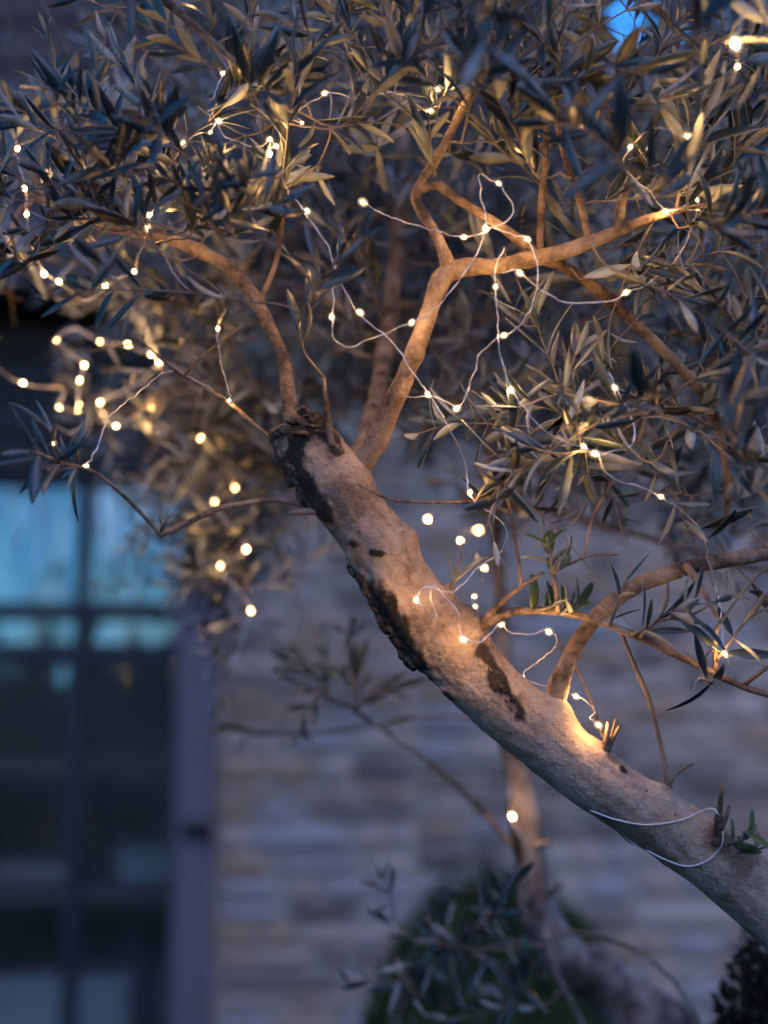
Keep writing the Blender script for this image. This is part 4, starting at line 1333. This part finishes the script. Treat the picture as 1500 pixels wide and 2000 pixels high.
# dense inner twiggery that stops one seeing through
vs_, fs_ = [], []
for a in range(9):
    th = math.pi * a / 8
    for b in range(14):
        ph = 2 * math.pi * b / 14
        rr = 0.86 + 0.05 * noise.noise(Vector((a, b, 1)))
        vs_.append((cb.x + .262 * rr * math.sin(th) * math.cos(ph), cb.y + .262 * rr * math.sin(th) * math.sin(ph), rzb + .02 + rzb * rr * math.cos(th)))
for a in range(8):
    for b in range(14):
        fs_.append((a * 14 + b, a * 14 + (b + 1) % 14, (a + 1) * 14 + (b + 1) % 14, (a + 1) * 14 + b))
mesh_obj('inner_growth', vs_, fs_, M['box_leaf'], bush, origin=(cb.x, cb.y, 0))

cs = P(1545, 2060, 1.95)
shrub = empty('dark_shrub', (cs.x, cs.y, 0))
tag(shrub, 'near black shaggy shrub in the lower right corner under the trunk', 'shrub')
ztop = P(1500, 1835, 1.95).z
rzs = ztop * 0.5
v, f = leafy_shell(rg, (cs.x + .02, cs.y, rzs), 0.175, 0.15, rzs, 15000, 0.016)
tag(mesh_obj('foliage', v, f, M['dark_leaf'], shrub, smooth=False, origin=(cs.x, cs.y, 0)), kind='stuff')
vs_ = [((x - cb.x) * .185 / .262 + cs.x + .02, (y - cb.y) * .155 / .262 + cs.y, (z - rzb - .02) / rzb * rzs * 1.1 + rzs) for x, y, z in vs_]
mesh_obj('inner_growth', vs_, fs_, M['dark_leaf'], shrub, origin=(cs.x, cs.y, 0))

# hedge behind the viewer, mirrored in the lower panes
hedge = empty('garden_hedge', (0, -6, 0))
tag(hedge, 'dark clipped hedge mirrored dimly in the lower door panes', 'hedge')
V, F = [], []
rg = random.Random(77)
HH = 2.55
for k in range(26000):
    x = rg.uniform(-9, 9)
    if rg.random() < 0.75:
        p = Vector((x, -6 + rg.uniform(-.04, .06), rg.uniform(0.02, HH)))
    else:
        p = Vector((x, -6 - rg.uniform(0, .8), HH + rg.uniform(-.04, .05)))
    p += Vector((0, .08 * noise.noise(p * 1.3), .06 * noise.noise(p * 1.1)))
    d = (Vector((0, .7, .4)) + rand_unit(rg)).normalized()
    s = d.cross(rand_unit(rg)).normalized()
    L = rg.uniform(.05, .1)
    n = len(V)
    V += [tuple(p), tuple(p + d * L * .5 + s * L * .3), tuple(p + d * L), tuple(p + d * L * .5 - s * L * .3)]
    F.append((n, n + 1, n + 2, n + 3))
tag(mesh_obj('foliage', V, F, M['hedge_leaf'], hedge, smooth=False, origin=(0, -6, 0)), kind='stuff')
v, f = box_geo(-9, 9, -6.8, -6.05, 0, HH - .03, .05)
mesh_obj('inner_growth', v, f, M['hedge_leaf'], hedge, smooth=False, origin=(0, -6, 0))

TV = np.array([project(Vector(q)) for q in verts])


def bark_depth(px, py, d):
    """distance of the bark seen at a pixel, or d where there is none"""
    m = (np.abs(TV[:, 0] - px) < 7) & (np.abs(TV[:, 1] - py) < 7)
    return TV[m, 2].min() if m.any() and d < 1.6 else d


def dense(q):
    """a smooth course through the pixels of q that lies on the bark"""
    r = catmull([(a / 1000, b / 1000, d) for a, b, d in q], 0.008)
    px, py = r[:, 0] * 1000, r[:, 1] * 1000
    d = np.array([bark_depth(a, b, c) for a, b, c in zip(px, py, r[:, 2])]) - 0.0015
    k = np.pad(d, 3, mode='edge')
    d = np.minimum(d + 0.001, np.array([k[i:i + 7].mean() for i in range(len(d))]))
    return list(zip(px, py, d))


# two loose trees behind the viewer, mirrored in the upper panes
rg = random.Random(41)
for (tx, ty, th, lab) in ((-2.75, -5.0, 5.2, 'slender tree mirrored as dark streaks in the upper left pane'), (-1.75, -5.2, 4.6, 'slender tree mirrored as dark streaks beside the door post')):
    t = empty('garden_tree', (tx, ty, 0))
    tag(t, lab, 'tree')
    rows = catmull([(tx, ty, -.02, .06), (tx + .05, ty, 1.6, .05), (tx - .06, ty + .05, 3.0, .035), (tx + .05, ty, th, .012)], .1)
    vv, ff, _ = tube_geo(rows, 8)
    mesh_obj('trunk', vv, ff, M['twig'], t, origin=(tx, ty, 0))
    V, F = [], []
    for k in range(11):
        b0 = Vector(rows[int(len(rows) * rg.uniform(.4, .95)), :3])
        dr = Vector((rg.uniform(-.5, .5), rg.uniform(-.4, .4), rg.uniform(.5, 1.1)))
        tip = b0 + dr * rg.uniform(.5, 1.0)
        r2 = catmull([tuple(b0) + (.016,), tuple(b0.lerp(tip, .5) + rand_unit(rg) * .06) + (.01,), tuple(tip) + (.004,)], .08)
        vv, ff, _ = tube_geo(r2, 5)
        mesh_obj('branch', vv, ff, M['twig'], t, origin=b0)
        for q in range(150):
            p = b0.lerp(tip, rg.uniform(.25, 1.0)) + rand_unit(rg) * rg.uniform(.02, .16)
            d = (rand_unit(rg) + Vector((0, 0, -.3))).normalized(); sv = d.cross(rand_unit(rg)).normalized()
            L = rg.uniform(.08, .14); n = len(V)
            V += [tuple(p), tuple(p + d * L * .5 + sv * L * .25), tuple(p + d * L), tuple(p + d * L * .5 - sv * L * .25)]
            F.append((n, n + 1, n + 2, n + 3))
    tag(mesh_obj('foliage', V, F, M['hedge_leaf'], t, smooth=False, origin=(tx, ty, 0)), kind='stuff')

# ------------------------------------------------------------------ fairy lights
def bulb_mesh():
    """a drop of resin round a glowing chip: round end, tapering to the wire at both ends"""
    prof = [(-1.5, 0.05), (-.8, .72), (-.1, 1.0), (.7, .75), (1.4, 0.05)]
    n = 6
    v, f = [], []
    for z, r in prof:
        for k in range(n):
            a = 2 * math.pi * k / n
            v.append((r * math.cos(a), r * math.sin(a), z))
    for i in range(len(prof) - 1):
        for k in range(n):
            k2 = (k + 1) % n
            f.append((i * n + k, i * n + k2, (i + 1) * n + k2, (i + 1) * n + k))
    me = bpy.data.meshes.new('bulb')
    me.from_pydata(v, [], f)
    me.materials.append(M['led'])
    me.polygons.foreach_set('use_smooth', np.ones(len(f), dtype=bool))
    return me


BULB = bulb_mesh()


def drop_mesh():  # shell that carries the painted halo round a sharp bulb
    n, m = 12, 7
    v, f = [], []
    for i in range(m + 1):
        th = math.pi * i / m
        for k in range(n):
            a = 2 * math.pi * k / n
            v.append((2.3 * math.sin(th) * math.cos(a), 2.3 * math.sin(th) * math.sin(a), -2.9 * math.cos(th)))
    for i in range(m):
        for k in range(n):
            k2 = (k + 1) % n
            f.append((i * n + k, i * n + k2, (i + 1) * n + k2, (i + 1) * n + k))
    me = bpy.data.meshes.new('resin_glow')
    me.from_pydata(v, [], f)
    me.materials.append(M['resin'])
    me.polygons.foreach_set('use_smooth', np.ones(len(f), dtype=bool))
    return me


DROP = drop_mesh()
BULB_R = 0.0015
rw = random.Random(3)


def light_string(label, pts, wire_r=0.00038, kink=0.0021):
    """pts: (px, py, d) wire point or (px, py, d, size) where a bulb sits"""
    root = empty('string_light', P(*pts[0][:3]))
    tag(root, label, 'fairy lights', 'strings of fairy lights wound through the olive trees')
    w = [tuple(P(q[0], q[1], q[2])) + (wire_r,) for q in pts]
    rows = catmull(w, 0.004)
    sd = rw.uniform(0, 99)
    for i in range(len(rows)):
        rows[i, :3] += np.array(noise3(Vector((i * 0.36, sd, 0)))) * kink + np.array(noise3(Vector((i * 0.9, sd, 9)))) * kink * 0.35 + np.array(noise3(Vector((i * 0.08, sd, 5)))) * kink * 1.5
    # two thin strands twisted round each other
    n = len(rows)
    geos = []
    for ph in (0, math.pi):
        r2 = rows.copy()
        for i in range(n):
            t = rows[min(i + 1, n - 1), :3] - rows[max(i - 1, 0), :3]
            t = Vector(t).normalized(); u = t.orthogonal().normalized(); v_ = t.cross(u)
            a = i * 0.55 + ph
            r2[i, :3] += np.array(u * math.cos(a) + v_ * math.sin(a)) * wire_r * 0.9
        vv, ff, _ = tube_geo(r2, 5)
        geos.append((vv.tolist(), ff))
    mesh_obj('wire', *merge(geos), M['wire'], root, origin=root.location)
    for i, q in enumerate(pts):
        if len(q) > 3 and q[3]:
            p = P(q[0], q[1], q[2])
            a, b = P(*pts[max(0, i - 1)][:3]), P(*pts[min(len(pts) - 1, i + 1)][:3])
            o = bpy.data.objects.new('bulb', BULB)
            link(o, root)
            s = BULB_R * q[3]
            t = (b - a).normalized() + rand_unit(rw) * .4
            o.matrix_local = Matrix.Translation(p - root.location) @ t.to_track_quat('Z', 'Y').to_matrix().to_4x4() @ Matrix.Diagonal((s, s, s, 1))
            if q[2] < 1.72:
                link(bpy.data.objects.new('resin_glow', DROP), o)


for a, k in STRINGS:
    light_string(*a, **k)

# pale supply cable tied round the lower trunk
c_pts = [(1128, 1580, 1.64), (1152, 1583, 1.60), (1200, 1600, 1.557), (1262, 1611, 1.553), (1330, 1602, 1.553), (1385, 1580, 1.558), (1402, 1590, 1.552), (1412, 1625, 1.547), (1407, 1655, 1.547), (1380, 1682, 1.549), (1340, 1692, 1.557), (1295, 1677, 1.575), (1262, 1660, 1.60), (1230, 1645, 1.63), (1205, 1622, 1.61), (1180, 1598, 1.60)]
rows = catmull([tuple(P(*q)) + (0.00095,) for q in dense(c_pts)], 0.004)
vv, ff, _ = tube_geo(rows, 8)
tag(mesh_obj('supply_cable', vv, ff, M['cable'], smooth=True, origin=rows[0, :3]), 'pale thin cable tied in a loop round the lower trunk', 'cable')
